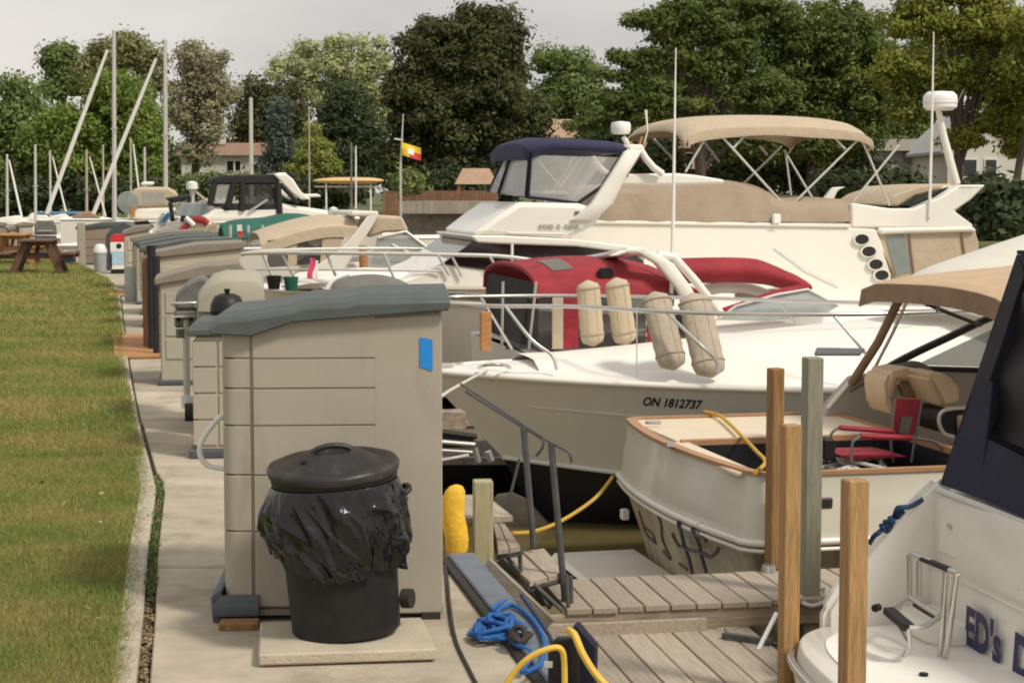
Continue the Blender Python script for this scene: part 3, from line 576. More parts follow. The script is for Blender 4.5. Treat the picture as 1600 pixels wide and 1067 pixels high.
single('wood_block', MB().xf(Matrix.Identity(4)) if 0 else MB().box(gp(371, 985) + Vector((0, .05, .014)), (.16, .1, .03), R(3.5)), 'brown_post', 'flat orange brown wood block wedged under the shed corner', 'wood block', bevel=.004)
# ---- paver and bin
A_, B_ = gp(404, 1045), gp(680, 1030); wv = (B_ - A_); wv.z = 0; pv = math.atan2(wv.y, wv.x) * .6
t = T('paver', A_ + Vector((0, .0, .0)), pv, 'square concrete paver carrying the black bin', 'paver'); wl = wv.length
t.part('stone', MB().prism([(0, 0, .012), (wl, 0, .012), (wl - .02, .52, .012), (-.0, .52, .012)], (0, 0, .045)), 'paver', bevel=.007)
t.part('packing', MB().bb(.02, wl * .42, .03, .4, 0, .012), 'paver')
pc = gp(541, 1001, .057); pc.y += .04
BN = T('rubbish_bin', (pc.x, pc.y + .12, .057), R(20), 'round black plastic rubbish bin with domed lid and black bag', 'bin')
t = BN; rb, rt, H = .214, .236, .66
t.o.rotation_euler = (0, R(-4.2), R(12)); t.o.location.x -= .012
prof = [(rb - .02, 0), (rb, .012), (rb + .002, .03)]
for i in range(8): prof.append((lerp(rb, rt, (i + 1) / 8), .03 + (H - .03) * (i + 1) / 8))
t.part('body', MB().lathe(prof, n=48, f=lambda q, i, j: q * (1 + (.004 if j % 4 < 2 and 2 < i < 8 else 0))), 'black_plastic', smooth=40)
t.part('rim', MB().lathe([(rt - .01, H - .05), (rt + .012, H - .05), (rt + .016, H - .02), (rt + .012, H + .0), (rt - .01, H)], n=48), 'black_plastic', smooth=40)
ld = MB().lathe([(rt + .0, H - .012), (rt + .022, H - .012), (rt + .026, H + .01), (rt + .016, H + .024), (rt - .008, H + .027), (rt - .03, H + .018), (rt - .05, H + .022), (rt - .09, H + .045), (.12, H + .062), (.075, H + .068), (.07, H + .055), (.0, H + .05)], n=48, f=lambda q, i, j: q + Vector((0, 0, .02 * q.y / rt + (.004 * noise.noise(q * 9)))))
t.part('lid', ld, 'bin_lid', smooth=50)
t.part('handle', MB().tube(catmull([(-.085, 0, H + .052), (-.06, 0, H + .078), (0, 0, H + .088), (.06, 0, H + .078), (.085, 0, H + .052)], 4), .012), 'bin_lid')
t.part('vent_plug', MB().lathe([(.0, .008), (.022, .008), (.024, 0)], (-.11, -.06, H + .042), n=14), 'black_plastic')
t.part('side_handle', MB().tube(catmull([(rt + .0, -.06, H - .14), (rt + .05, -.05, H - .11), (rt + .05, .05, H - .11), (rt, .06, H - .14)], 4), .012), 'black_plastic')
t.part('wheel', MB().tube([(rt - .0, .02, .1), (rt + .035, -.0, .1)], .04, 14), 'rubber')
N, Mv = 220, 56; bg_ = MB(); rows = []
for i in range(Mv + 1):
    f = i / Mv; row = []
    for j in range(N):
        a = 2 * PI * j / N; ca, sa = math.cos(a), math.sin(a)
        hem = .30 + .045 * math.sin(a * 1 + 2.4) + .02 * math.sin(3 * a + 1) + .012 * noise.noise(Vector((ca * 5, sa * 5, 0)))
        z = H - .055 - hem * f; q = Vector((ca * 2.0 + z * 1.8, sa * 2.0 - z * 1.2, z * 1.5))
        fold = max(0, .5 + noise.noise(q * 1.6 + Vector((3, 1, 0)))) * .030 + max(0, .38 - abs(noise.noise(q * 1.9 + Vector((9, 4, 0))))) * .062 + max(0, .25 - abs(noise.noise(Vector((ca * 3.4 + z * 7, sa * 3.4 - z * 5, z * 4 + 2))))) * .055
        puff = math.sin(min(1, f * 1.25) * PI * .62) ** .8; tuck = max(0, (f - .82) / .18)
        r_ = rt * (1 - .09 * f) + .013 + puff * (.008 + fold + .024 * max(0, math.cos(a - PI * .90))) - tuck * .012
        row.append((r_ * ca, r_ * sa, z - .018 * fold * 20 * f))
    rows.append(row)
bg_.loft(rows, caps=False); t.part('bag', bg_, 'bag', smooth=75, label='glossy wrinkled black bag hanging over the rim')
bpy.context.view_layer.update()
# ---- second deck box and things behind it
t = shed(303, 372, 716, 524, 524, .75, R(6), 'short beige deck box with dark green lid behind the large shed', detail=True, name='deck_box')
W, H0, D = t.W, t.H0, t.D
t.part('body', MB().prism([(0.02, 0, .05), (W, 0, .05), (W, D, .05), (.02, D, .05)], (0, 0, H0 - .05)), 'resin', bevel=.015)
for k in range(4):
    z = .09 + k * (H0 - .12) / 4; dz = (H0 - .12) / 4 - .012
    t.part('panel', MB().bb(.0, .16, -.012, .02, z, z + dz), 'resin', bevel=.004); t.part('panel', MB().bb(.175, W, -.012, .02, z, z + dz), 'resin', bevel=.004); t.part('panel', MB().bb(.0, .03, .02, D - .02, z, z + dz), 'resin', bevel=.004)
t.part('lid', MB().loft([[(-.03, -.04, H0), (W, -.04, H0), (W, D + .04, H0), (-.03, D + .04, H0)], [(-.03, -.04, H0 + .045), (W, -.04, H0 + .045), (W, D + .04, H0 + .045), (-.03, D + .04, H0 + .045)], [(.03, .06, H0 + .09), (W, .06, H0 + .09), (W, D - .06, H0 + .09), (.03, D - .06, H0 + .09)]]), 'lid_grey', bevel=.008)
t.part('base', MB().bb(-.03, W, -.03, D, 0, .06), 'kick_grey', bevel=.01)
# white hose loop
hp = [S1.py(u, v, .25) for u, v in ((362, 640), (340, 655), (318, 684), (312, 706), (321, 724), (340, 731), (366, 731))]
hp = [S1.M @ p for p in hp]
single('hose', MB().tube(catmull(hp, 7), .012), 'white_plastic', 'white hose looping out beside the large beige shed', 'hose')
# kettle barbecue
b = gp(358, 691); t = T('kettle_barbecue', (b.x, b.y, 0), 0, 'black kettle barbecue showing its lid above the deck box', 'barbecue')
zc = t.py(358, 486, 0).z; r_ = .125
t.part('lid', MB().lathe([(r_, 0), (r_ * .96, .05), (r_ * .75, .105), (r_ * .4, .125), (0, .13)], (0, 0, zc), 20), 'black_plastic', smooth=60); t.part('bowl', MB().lathe([(.02, -.13), (r_ * .6, -.11), (r_ * .93, -.06), (r_, -.005)], (0, 0, zc), 20), 'black_plastic', smooth=60)
t.part('knob', MB().tube([(0, 0, zc + .12), (0, 0, zc + .16)], [.016, .022], 10), 'black_plastic')
for a in (0, 2.1, 4.2): t.part('leg', MB().tube([(.1 * math.cos(a), .1 * math.sin(a), zc - .13), (.24 * math.cos(a), .24 * math.sin(a), 0)], .012), 'dull_metal')
# rounded tan dock locker behind the kettle
b = gp(306, 680); t = T('dock_locker', b, R(8), 'olive tan dock locker with a rounded hood behind the kettle barbecue', 'locker')
x1 = t.py(414, 600, 0).x; zz = [t.py(u, v, 0) for u, v in ((308, 478), (309, 458), (330, 434), (352, 428), (400, 428), (412, 440), (414, 478))]
t.part('hood', MB().loft([[(p.x, y, p.z - (0 if 0 < y < .8 else .05)) for p in zz] for y in (-.03, .06, .7, .82)]), 'resin_olive', bevel=.01, smooth=35)
t.part('body', MB().bb(.02, x1 - .02, .02, .78, .06, zz[0].z), 'resin_olive', bevel=.01); t.part('base', MB().bb(0, x1, 0, .8, 0, .06), 'lid_taupe')
t.part('gasket', MB().bb(.005, x1 - .005, -.012, .8, zz[0].z - .012, zz[0].z + .006), 'lid_taupe')
# gas grill on a pedestal
b = gp(293, 655); t = T('gas_grill', b, R(10), 'weathered metal gas grill on a single post between the lockers', 'barbecue')
t.part('post', MB().tube([(0, 0, .12), (0, 0, t.py(293, 500, 0).z)], .028, 10), 'alu'); z = t.py(293, 500, 0).z
t.part('end_cap', MB().tube([(0, 0, .09), (0, 0, .19)], .05, 12), 'white_plastic'); t.part('wheel', MB().tube([(-.02, -.05, .06), (.05, -.05, .06)], .075, 16), 'rubber'); t.part('wheel', MB().tube([(.12, -.02, .05), (.16, -.02, .05)], .05, 16), 'rubber')
p = [t.py(u, v, 0) for u, v in ((272, 470), (275, 448), (296, 425), (312, 415), (345, 412), (352, 420), (330, 440), (318, 500), (285, 512))]
t.part('firebox', MB().bb(p[0].x, .25, -.02, .42, z - .06, z + .08), 'dull_metal', bevel=.015)
hd = [(p[0].x, z + .085), (p[1].x, z + .2), (p[2].x, z + .3), (.14, z + .34), (.25, z + .26), (.26, z + .085)]
t.part('hood', MB().prism([(x, -.03, z_) for x, z_ in hd], (0, .46, 0)), 'dull_metal', bevel=.02, smooth=40)
t.part('handle', MB().tube(catmull([(-.1, -.03, z + .12), (-.08, -.1, z + .14), (.1, -.1, z + .14), (.12, -.03, z + .12)], 4), .011), 'steel')
t.part('side_shelf', MB().bar((-.1, -.06, z + .03), (-.02, -.3, z + .05), .2, .012), 'alu'); t.part('grease_cup', MB().tube([(-.05, -.02, z - .14), (-.05, -.02, z - .07)], .03, 10), 'dull_metal')
for k in range(3): t.part('dial', MB().tube([(-.06 + k * .1, -.022, z + .01), (-.06 + k * .1, -.045, z + .01)], .018, 10), 'black_plastic')
# farther sheds, each its own
shed(252, 372, 602, 438, 418, .75, R(10), 'olive shed with taupe lid behind the gas grill', 'resin_olive', 'lid_taupe', False)
t = shed(240, 378, 548, 398, 384, .8, R(10), 'pale ribbed shed with a rolled dark tarpaulin at its corner', 'resin_pale', 'lid_taupe', False)
single('tarpaulin_roll', MB().tube(catmull([gp(239, 549) + Vector((0, 0, z)) for z in (.0, .3, .7, 1.0, 1.2)], 4), [.05 + .004 * math.sin(i * 1.3) for i in range(17)], 10), 'canvas_black', 'tall dark tarpaulin roll standing at the pale shed corner', 'tarpaulin')
shed(226, 360, 512, 389, 377, .7, R(11), 'narrow taupe shed glimpsed just beyond the pale ribbed one', 'resin_brown', 'lid_grey', False)
shed(222, 340, 492, 383, 372, .7, R(11), 'brown shed with grey lid beside the round grey bin', 'resin_olive', 'lid_grey', False)
single('wood_post', MB().bar(gp(229, 545), gp(229, 545) + Vector((0, 0, 1.05)), .06, .06), 'fence_brown', 'thin reddish brown post leaning against the dark tarpaulin', 'post')
single('tarpaulin_roll', MB().tube(catmull([gp(246, 556) + Vector((0, 0, z)) for z in (.0, .3, .7, 1.1)], 4), [.045] * 13, 10), 'canvas_black', 'second dark roll, shorter, right of the tall tarpaulin roll', 'tarpaulin')
shed(214, 330, 476, 379, 368, .7, R(11), 'grey taupe shed two places beyond the round grey bin', 'resin', 'lid_grey', False)
shed(209, 318, 462, 373, 363, .7, R(11), 'dark brown shed squeezed between grey taupe neighbours', 'resin_brown', 'lid_taupe', False)
# wooden mat on the walk
a = gp(188, 566, .0); t = T('wood_mat', (lerp(kx(19.6), wx(19.6), .5), 19.4, .004), R(13), 'orange brown wooden mat lying across the walkway', 'mat')
hw = (wx(19.6) - kx(19.6)) / 2 - .02
for k in range(12):
    o = t.part('slat', MB().bb(-hw, hw, .03 + k * .26, .27 + k * .26, 0, .03), 'orange_wood', bevel=.004)
t = T('wood_mat', (lerp(kx(31.2), wx(31.2), .5), 31.0, .004), R(13), 'small faded wooden mat beside the round grey bin', 'mat')
for k in range(6): t.part('slat', MB().bb(-.75, .65, .03 + k * .26, .27 + k * .26, 0, .03), 'orange_wood', bevel=.004)
# round grey bin
b = gp(208, 471); t = T('grey_bin', b, 0, 'round pale grey bin at the kerb beyond the wooden mat', 'bin'); r_ = 12.5 * b.y / FPX; h = 54 * b.y / FPX
t.part('body', MB().lathe([(r_ * .88, 0), (r_, .05), (r_, h * .92)], n=20, f=lambda q, i, j: q * (1.02 if j % 2 else 1)), 'galvanised', smooth=50); t.part('rim', MB().lathe([(r_, h * .92), (r_ * 1.07, h * .93), (r_ * 1.07, h), (r_ * .9, h), (r_ * .9, h - .06), (0, h - .07)], n=20), 'galvanised')
# upright cooler cabinet red white blue
b = gp(188, 428); t = T('drinks_cabinet', b, R(8), 'upright cabinet banded red, white and pale blue on a black base', 'cabinet'); s_ = b.y / FPX; w = 29 * s_; h = 62 * s_
t.part('base', MB().bb(-w / 2, w / 2, 0, .35, 0, h * .12), 'black_plastic'); t.part('lower_body', MB().bb(-w / 2, w / 2, 0, .35, h * .12, h * .22), 'white_paint'); t.part('door', MB().bb(-w / 2, w / 2, 0, .35, h * .22, h * .56), 'pale_blue', bevel=.01)
t.part('logo_panel', MB().bb(-w / 2, w / 2, 0, .35, h * .56, h * .8), 'white_paint'); t.part('top_panel', MB().prism([(-w / 2, 0, h * .8), (w / 2, 0, h * .8), (w / 2, 0, h * .94), (w * .3, 0, h), (-w * .3, 0, h), (-w / 2, 0, h * .94)], (0, .35, 0)), 'paint_red')
t.part('emblem', MB().lathe([(.0, .012), (.055, .01), (.06, 0)], n=12).xf(Matrix.Translation((-.02, -.0, h * .7)) @ Matrix.Rotation(PI / 2, 4, 'X')), 'letter_navy'); t.part('side_stripe', MB().bb(-w / 2 - .012, -w / 2 + .03, -.01, .2, h * .14, h * .5), 'letter_navy')
# small light items farther along
b = gp(157, 425); t = T('grey_bin', b, 0, 'small squat bin with a white lid left of the banded cabinet', 'bin'); s_ = b.y / FPX
t.part('body', MB().lathe([(9 * s_, 0), (10.5 * s_, 30 * s_)], n=16), 'galvanised'); t.part('lid', MB().lathe([(11 * s_, 30 * s_), (11 * s_, 34 * s_), (7 * s_, 43 * s_), (0, 44 * s_)], n=16), 'white_plastic')
shed(122, 196, 414, 356, 350, .9, R(12), 'brownish shed with corner post left of the banded cabinet', 'resin_brown', 'lid_grey', False)
single('wood_post', MB().bar(gp(128, 415), gp(128, 415) + Vector((0, 0, 1.05)), .16, .16), 'resin', 'thick pale square post at the corner of the brownish shed', 'post', bevel=.01)
b = gp(172, 424); single('locker_hood', MB().prism([b + Vector(p) for p in ((-.2, .5, .0), (.5, .5, 0), (.5, .5, 1.0), (.2, .5, 1.13), (-.1, .5, .95), (-.2, .5, .8))], (0, .5, 0)), 'kick_grey', 'rounded dark blue grey locker behind the banded cabinet', 'locker', bevel=.03)
shed(196, 235, 452, 364, 356, .9, R(12), 'cream shed right of the banded cabinet', 'resin_pale', 'lid_taupe', False)
b = gp(109, 411); t = T('cool_box', b, R(10), 'blue cool box with pale lid beyond the picnic table', 'cool box'); t.part('body', MB().bb(-.16, .14, 0, .3, 0, .24), 'paint_blue', bevel=.02); t.part('lid', MB().bb(-.165, .145, -.01, .31, .24, .31), 'white_plastic', bevel=.015)
for i, (u, vb, vt, ww, m, lb) in enumerate(((42, 402, 352, 22, 'resin_pale', 'pink beige box shaped shed behind the picnic table'), (22, 402, 358, 14, 'resin_olive', 'narrow cream locker left of the pink beige shed'), (2, 402, 352, 16, 'resin_brown', 'dark brown shed at the left edge of the photo'))):
    shed(u - ww / 2, u + ww / 2, vb, vt, vt - 1, .8, R(20), lb, m, 'lid_taupe', False)
# hooded grill behind the table
b = gp(72, 405); t = T('gas_grill', b, R(15), 'grey hooded gas grill on a cart behind the picnic table', 'barbecue'); s_ = b.y / FPX; w = 34 * s_
t.part('cart', MB().bb(-w / 2, w / 2, 0, .4, .1, 36 * s_), 'dark_iron', bevel=.02); t.part('hood', MB().prism([(-w / 2, -.02, 38 * s_), (w / 2, -.02, 38 * s_), (w * .5, -.02, 50 * s_), (w * .38, -.02, 60 * s_), (-w * .38, -.02, 60 * s_), (-w / 2, -.02, 50 * s_)], (0, .45, 0)), 'dull_metal', bevel=.03, smooth=40)
t.part('handle', MB().tube([(-w * .35, -.06, 44 * s_), (w * .35, -.06, 44 * s_)], .015), 'steel'); t.part('side_shelf', MB().bb(-w * .5 - .3, -w * .5, 0, .35, 34 * s_, 37 * s_), 'dark_iron')
for x in (-w * .4, w * .4): t.part('wheel', MB().tube([(x, -.03, .08), (x, .02, .08)], .08, 12), 'rubber')
# picnic tables
def picnic(b, rz, m, label, L_=1.55, sc=1):
    t = T('picnic_table', b, rz, label, 'picnic table', 'picnic tables on the lawn')
    for k in range(5): t.part('plank', MB().bb(-.36 + k * .145, -.36 + k * .145 + .137, 0, L_, .70, .74), m, bevel=.004)
    for sx in (-1, 1):
        for k in range(2): t.part('bench_plank', MB().bb(sx * .68 - .14 + k * .145, sx * .68 - .14 + k * .145 + .137, 0, L_, .42, .46), m, bevel=.004)
    for y in (.22, L_ - .3):
        for sx in (-1, 1): t.part('leg', MB().bar((sx * .22, y, .7), (sx * .52, y, 0), .09, .14), m)
        t.part('crosspiece', MB().bb(-.82, .82, y + .05, y + .09, .33, .42), m); t.part('crosspiece', MB().bb(-.34, .34, y + .05, y + .09, .61, .70), m)
    t.part('brace', MB().bar((0, .28, .4), (0, L_ / 2, .68), .08, .04), m)
    return t
picnic((gp(57, 430).x, gp(57, 430).y - .1, .02), R(8), 'table_wood', 'dark brown wooden picnic table at the far end of the lawn', 1.5)
picnic((gp(-6, 418).x, gp(-6, 418).y + 1.2, .02), R(8), 'orange_wood', 'orange brown picnic table cut off by the left edge of the photo', 1.6)
# covered grey mound behind the large shed
b = gp(575, 640); b = Vector((gp(430, 600).x + 1.2, 15.6, WATER))
# ---- dark cable along the walk
cp = [gp(u, v, .01) for u, v in ((692, 860), (698, 900), (703, 950), (712, 1000), (735, 1050), (748, 1075), (770, 1120))]
single('cable', MB().tube(catmull(cp, 6), .008), 'rubber', 'thin dark cable running along the walkway edge', 'cable')
# ================================================================ EDGE: bumper board, ropes, float, steps, docks, posts
BZ = .0
e0, e1 = gp(700, 872, .02), gp(858, 1075, .02); dd = (e1 - e0).normalized()
t = T('bumper_board', e0, 0, 'long blue grey bumper board along the dock, gap shadow as a black strip', 'bumper'); e = t.L(e1 + dd * 1.2)
sdv = Vector((-dd.y, dd.x, 0)) * -1
if sdv.x < 0: sdv = -sdv
t.part('board', MB().loft([[p, p + sdv * .13, p + sdv * .13 + Vector((0, 0, .025)), p + Vector((0, 0, .025))] for p in (Vector((0, 0, 0)), e)]), 'bumper_blue', bevel=.006)
t.part('gap_shadow_strip', MB().loft([[p - sdv * .035 + Vector((0, 0, -.02)), p + Vector((0, 0, -.02)), p + Vector((0, 0, .012)), p - sdv * .035 + Vector((0, 0, .0))] for p in (Vector((0, 0, 0)), e)]), 'rubber', bevel=.004)  # black strip stands in for the shadow in the gap beside the board
# yellow float
b = at(711, 862, 8.95); t = T('float', (b.x, 8.95, .0), 0, 'oblong yellow foam float standing at the walkway edge', 'float')
z0, z1 = t.py(711, 876, 0).z, t.py(711, 757, 0).z; rr = 18.5 * 8.95 / FPX
t.part('foam', MB().loft([[(math.cos(a) * rr * k + .012 * math.sin(f * 7), math.sin(a) * rr * .75 * k, lerp(z0, z1, f)) for a in np.linspace(0, 2 * PI, 14, endpoint=False)] for f, k in ((0, .35), (.05, .7), (.15, .93), (.3, 1), (.45, 1.04), (.6, .98), (.8, 1), (.92, .85), (.98, .55), (1, .2))]), 'foam_yellow', smooth=60)
# blue rope heap
def heap(label, cu, cv, n, su, sv, r, m, seed, z0=.03, hgt=.07, name='rope'):
    rr = random.Random(seed); P = []; c = gp(cu, cv, z0); ang = 0
    for i in range(n):
        ang += rr.uniform(1.0, 2.3); k = rr.uniform(.35, 1); P.append(c + Vector((math.cos(ang) * su * k + rr.uniform(-.02, .02), math.sin(ang) * sv * k, rr.uniform(0, hgt) * (1.2 - k))))
    return P
P = heap('', 782, 985, 34, .115, .20, .011, 'rope_blue', 5) ; P = [gp(800, 935, .03), gp(770, 950, .06)] + P + [gp(800, 1000, .05), gp(830, 1020, .04), gp(815, 1050, .03)]
t = T('rope', gp(785, 1000, .0), 0, 'tangled bright blue rope heaped on the bumper board', 'rope')
t.part('tangle', MB().tube([t.L(p) for p in catmull(P, 7)], .010, 7), 'rope_blue')
P2 = [gp(u, v, .06) for u, v in ((775, 955), (800, 945), (830, 965), (850, 1000), (845, 1035), (822, 1050))]; t.part('loop', MB().tube([t.L(p) for p in catmull(P2, 7)], .010, 7), 'rope_blue')
P2 = [gp(u, v, .05) for u, v in ((815, 930), (838, 962), (862, 1000), (875, 1040), (880, 1090))]; t.part('loop', MB().tube([t.L(p) for p in catmull(P2, 7)], .009, 7), 'rope_navy', label='darker blue strand lying along the board')
single('rope', MB().tube(catmull(heap('', 812, 1002, 14, .045, .05, .01, '', 8, .05), 6), .012, 7), 'rubber', 'small black coil of rope on top of the blue heap', 'rope')
# dark power box with yellow cable
t = T('power_box', gp(895, 1100, .0), R(-8), 'low black box with navy side at the walkway edge', 'box')
q = [t.py(u, v, 0) for u, v in ((856, 1012), (868, 998), (905, 998), (905, 1100), (856, 1100))]
t.part('case', MB().prism([(p.x, 0, p.z) for p in q], (0, .05, 0)), 'black_plastic', bevel=.006)
q = [t.py(u, v, .06) for u, v in ((893, 982), (902, 976), (932, 1012), (930, 1100), (893, 1100))]; t.part('side', MB().prism([(p.x, .06, p.z) for p in q], (0, .07, 0)), 'canvas_navy', bevel=.006)
a = t.py(842 + 8, 1042, -.01); t.part('tag', MB().bb(a.x, a.x + .03, -.012, -.002, a.z, a.z + .02), 'white_plastic')
cp = [t.py(u, v, y) for u, v, y in ((786, 1078, -.06), (805, 1048, -.06), (830, 1025, -.06), (862, 1012, -.05), (878, 1016, -.04), (882, 1045, -.03), (882, 1110, -.03))]
single('cable', MB().tube([t.M @ p for p in catmull(cp, 7)], .011, 8), 'cable_yellow', 'thick yellow cable arching over the low black box', 'cable')
cp = [t.py(u, v, y) for u, v, y in ((888, 984, .03), (898, 992, -.02), (910, 1020, -.04), (930, 1052, -.05), (952, 1075, -.06), (980, 1100, -.06))]
single('cable', MB().tube([t.M @ p for p in catmull(cp, 7)], .013, 8), 'cable_yellow', 'second yellow cable running down past the navy box side', 'cable')
# finger dock and lower dock
DZ = -.45
o = gp(852, 952, DZ); t = D1 = T('finger_dock', o, R(10), 'grey plank finger dock running out below the stained transom', 'dock')
wd_ = t.pz(905, 903, 0).y; x = .12; n_ = 0
pm = MB().bb(0, .137, 0, wd_, -.035, 0).mesh('plank', 'grey_plank', bevel=.004, smooth=0)
while x < 6.2:
    oo = link('plank', pm, t.o); oo.location = (x, random.uniform(-.006, .006), random.uniform(-.003, .003)); x += .146
t.part('beam', MB().bb(-.35, 6.3, .012, .05, -.145, -.037), 'grey_beam', bevel=.004); t.part('beam', MB().bb(-.35, 6.3, wd_ - .05, wd_ - .012, -.145, -.037), 'grey_beam'); t.part('beam', MB().bb(-.2, .9, -.03, .008, -.155, -.08), 'grey_plank', bevel=.003, label='short lighter board along the dock face')
for x in (.5, 2.2, 4.0, 5.8):
    t.part('pile', MB().tube([(x, wd_ / 2, -2), (x, wd_ / 2, -.15)], .09, 10), 'grey_post')
DZ2 = -.60
o = gp(820, 993, DZ2); t = D2 = T('lower_dock', o, R(10), 'lower grey plank dock at the bottom of the photo', 'dock'); x = -.55
i = 0
while x < 1.14:
    pmx = MB().bb(0, .143, -3.6, -.02, -.035, 0); oo = t.part('plank', pmx, 'grey_plank', bevel=.004, smooth=0); oo.location = (x, random.uniform(-.004, .004), random.uniform(-.003, .003)); x += .151
t.part('beam', MB().bb(1.17, 1.21, -3.5, -.25, -.16, -.036), 'grey_beam'); t.part('beam', MB().bb(-.5, 1.2, -3.5, -3.4, -.16, -.036), 'grey_beam')
t.part('bracket', MB().bar(t.pz(1130, 992, 0.02), t.pz(1205, 1003, 0.02), .04, .03), 'dark_iron'); t.part('bracket', MB().tube([t.pz(1135, 1000, .0), t.pz(1215, 1006, .0)], .012), 'dark_iron')
t.part('beam', MB().bar(t.pz(1150, 1046, -.1), t.pz(1225, 1048, -.1), .05, .06), 'grey_beam')
# steps
t = T('dock_steps', at(760, 900, 10.2), R(13), 'iron framed wooden steps leading down to the finger dock', 'steps')
L_ = t.L
def W_(u, v, z): return t.L(gp(u, v, z))
for k, (fl, fr, nr, nl, z) in enumerate((((770, 815), (785, 812), (813, 853), (778, 858), -.15), ((780, 867), (850, 856), (884, 893), (828, 908), -.3))):
    q = [W_(*p, z) for p in (fl, fr, nr, nl)]
    a, b, c, d = q
    for s0, s1 in ((0, .48), (.52, 1)): t.part('tread', MB().prism([a.lerp(b, s0), a.lerp(b, s1), d.lerp(c, s1), d.lerp(c, s0)], (0, 0, -.032)), 'grey_plank', bevel=.003)
    t.part('frame', MB().tube([a + Vector((0, 0, -.045)), b + Vector((0, 0, -.045)), c + Vector((0, 0, -.045)), d + Vector((0, 0, -.045))], .013, closed=True), 'dark_iron')
q = [gp(740, 790, .0) , gp(757, 790, 0), gp(800, 835, 0), gp(755, 838, 0)]
t.part('landing', MB().bb(L_(Vector((-.72, 10.2, 0))).x, L_(gp(768, 815, -.15)).x - .02, -.35, .4, L_(Vector((0, 0, -.03))).z, L_(Vector((0, 0, 0))).z), 'grey_plank')
def pole(u0, v0, u1, v1, Y, r=.013, Y1=None): t.part('handrail', MB().tube([L_(at(u0, v0, Y)), L_(at(u1, v1, Y1 or Y))], r), 'dark_iron')
pole(818, 668, 834, 855, 10.35, .019); pole(861, 692, 884, 952, 9.75, .019); pole(728, 612, 818, 668, 10.9, .008, 10.35); pole(720, 600, 861, 692, 11.0, .008, 9.75)
t.part('handrail', MB().tube([L_(p) for p in catmull([at(818, 668, 10.35), at(846, 685, 10.3), at(848, 698, 10.3), at(838, 712, 10.33)], 5)], .008), 'dark_iron'); t.part('handrail', MB().tube([L_(p) for p in catmull([at(861, 692, 9.75), at(888, 706, 9.7), at(893, 722, 9.7)], 5)], .008), 'dark_iron')
pole(812, 716, 785, 822, 10.5, .009)
for (u0, v0, u1, v1, Y) in ((812, 858, 814, 905, 9.8), (885, 897, 888, 950, 9.6), (830, 908, 880, 955, 9.6), (785, 862, 860, 950, 9.8), (892, 900, 893, 945, 9.7)): t.part('frame', MB().tube([L_(at(u0, v0, Y)), L_(at(u1, v1, Y))], .012), 'dark_iron')
t.part('stringer', MB().bar(L_(gp(760, 880, -.2)), L_(gp(860, 975, -.5)), .03, .07), 'seawall')
t.part('stringer', MB().bar(L_(gp(745, 800, -.1)), L_(gp(840, 905, -.5)), .03, .07), 'seawall')
# mooring posts
def post(u0, u1, vt, vb, Y, m, label, rz=R(10), zbot=-2.1, name='mooring_post', rnd=False, grp='wooden posts beside the docks'):
    a, b = at(u0, vt, Y), at(u1, vt, Y); w = (b.x - a.x); c = (a + b) / 2; zb = zbot if zbot is not None else at(u0, vb, Y).z
    t = T(name, (c.x, Y, zb), rz, label, 'post', grp); h = a.z - zb
    if not rnd: w = w / (math.cos(abs(rz)) + math.sin(abs(rz))); t.part('shaft', MB().loft([[(x * w / 2, y * w / 2, z) for x, y in ((-1, -1), (1, -1), (1, 1), (-1, 1))] for z in list(np.linspace(0, h, 6))]), m, bevel=.006)
    else: t.part('shaft', MB().tube([(0, 0, 0), (0, 0, h)], w / 2, 16), m)
    return t
post(1198, 1226, 575, 885, 10.62, 'brown_post', 'dark orange brown post, tallest of the brown ones, at the dock edge', R(25), at(1200, 888, 10.62).z)
post(1254, 1286, 558, 940, 9.9, 'grey_post', 'tall weathered grey post with white rope round its foot', R(12))
post(1220, 1252, 663, 1067, 8.4, 'new_post', 'light tan square post between the brown and the grey post', R(12))
post(1315, 1357, 748, 1067, 6.6, 'new_post', 'thick tan square post in front of the white transom', R(14))
post(738, 771, 750, 905, 9.75, 'pale_post', 'pale greenish post beside the yellow float and steps', R(6))
post(749, 768, 487, 560, 15.2, 'orange_wood', 'short orange brown post with grey cap at the cruiser bow', R(10), at(749, 548, 15.2).z)
b = at(1201, 891, 10.5); single('post_cap', MB().lathe([(0, .09), (.04, .085), (.055, .03), (.055, 0)], (b.x, 10.5, b.z - .05), 14), 'steel', 'round shiny cap at the foot of the brown post', 'cap', smooth=50)
rp = [at(u, v, 9.9 + dy) for u, v, dy in ((1252, 934, -.05), (1256, 942, -.11), (1270, 946, -.13), (1285, 940, -.08), (1291, 925, .05), (1288, 918, .1), (1254, 925, .1))]
single('rope', MB().tube(catmull(rp, 6, True), .011, closed=True), 'rope_white', 'white rope ring tied round the tall grey post', 'rope')
single('pipe', MB().tube([at(1213, 958, 9.5), at(1172, 1040, 9.2)], .013), 'white_plastic', 'slim white pipe leaning into the gap between docks', 'pipe')
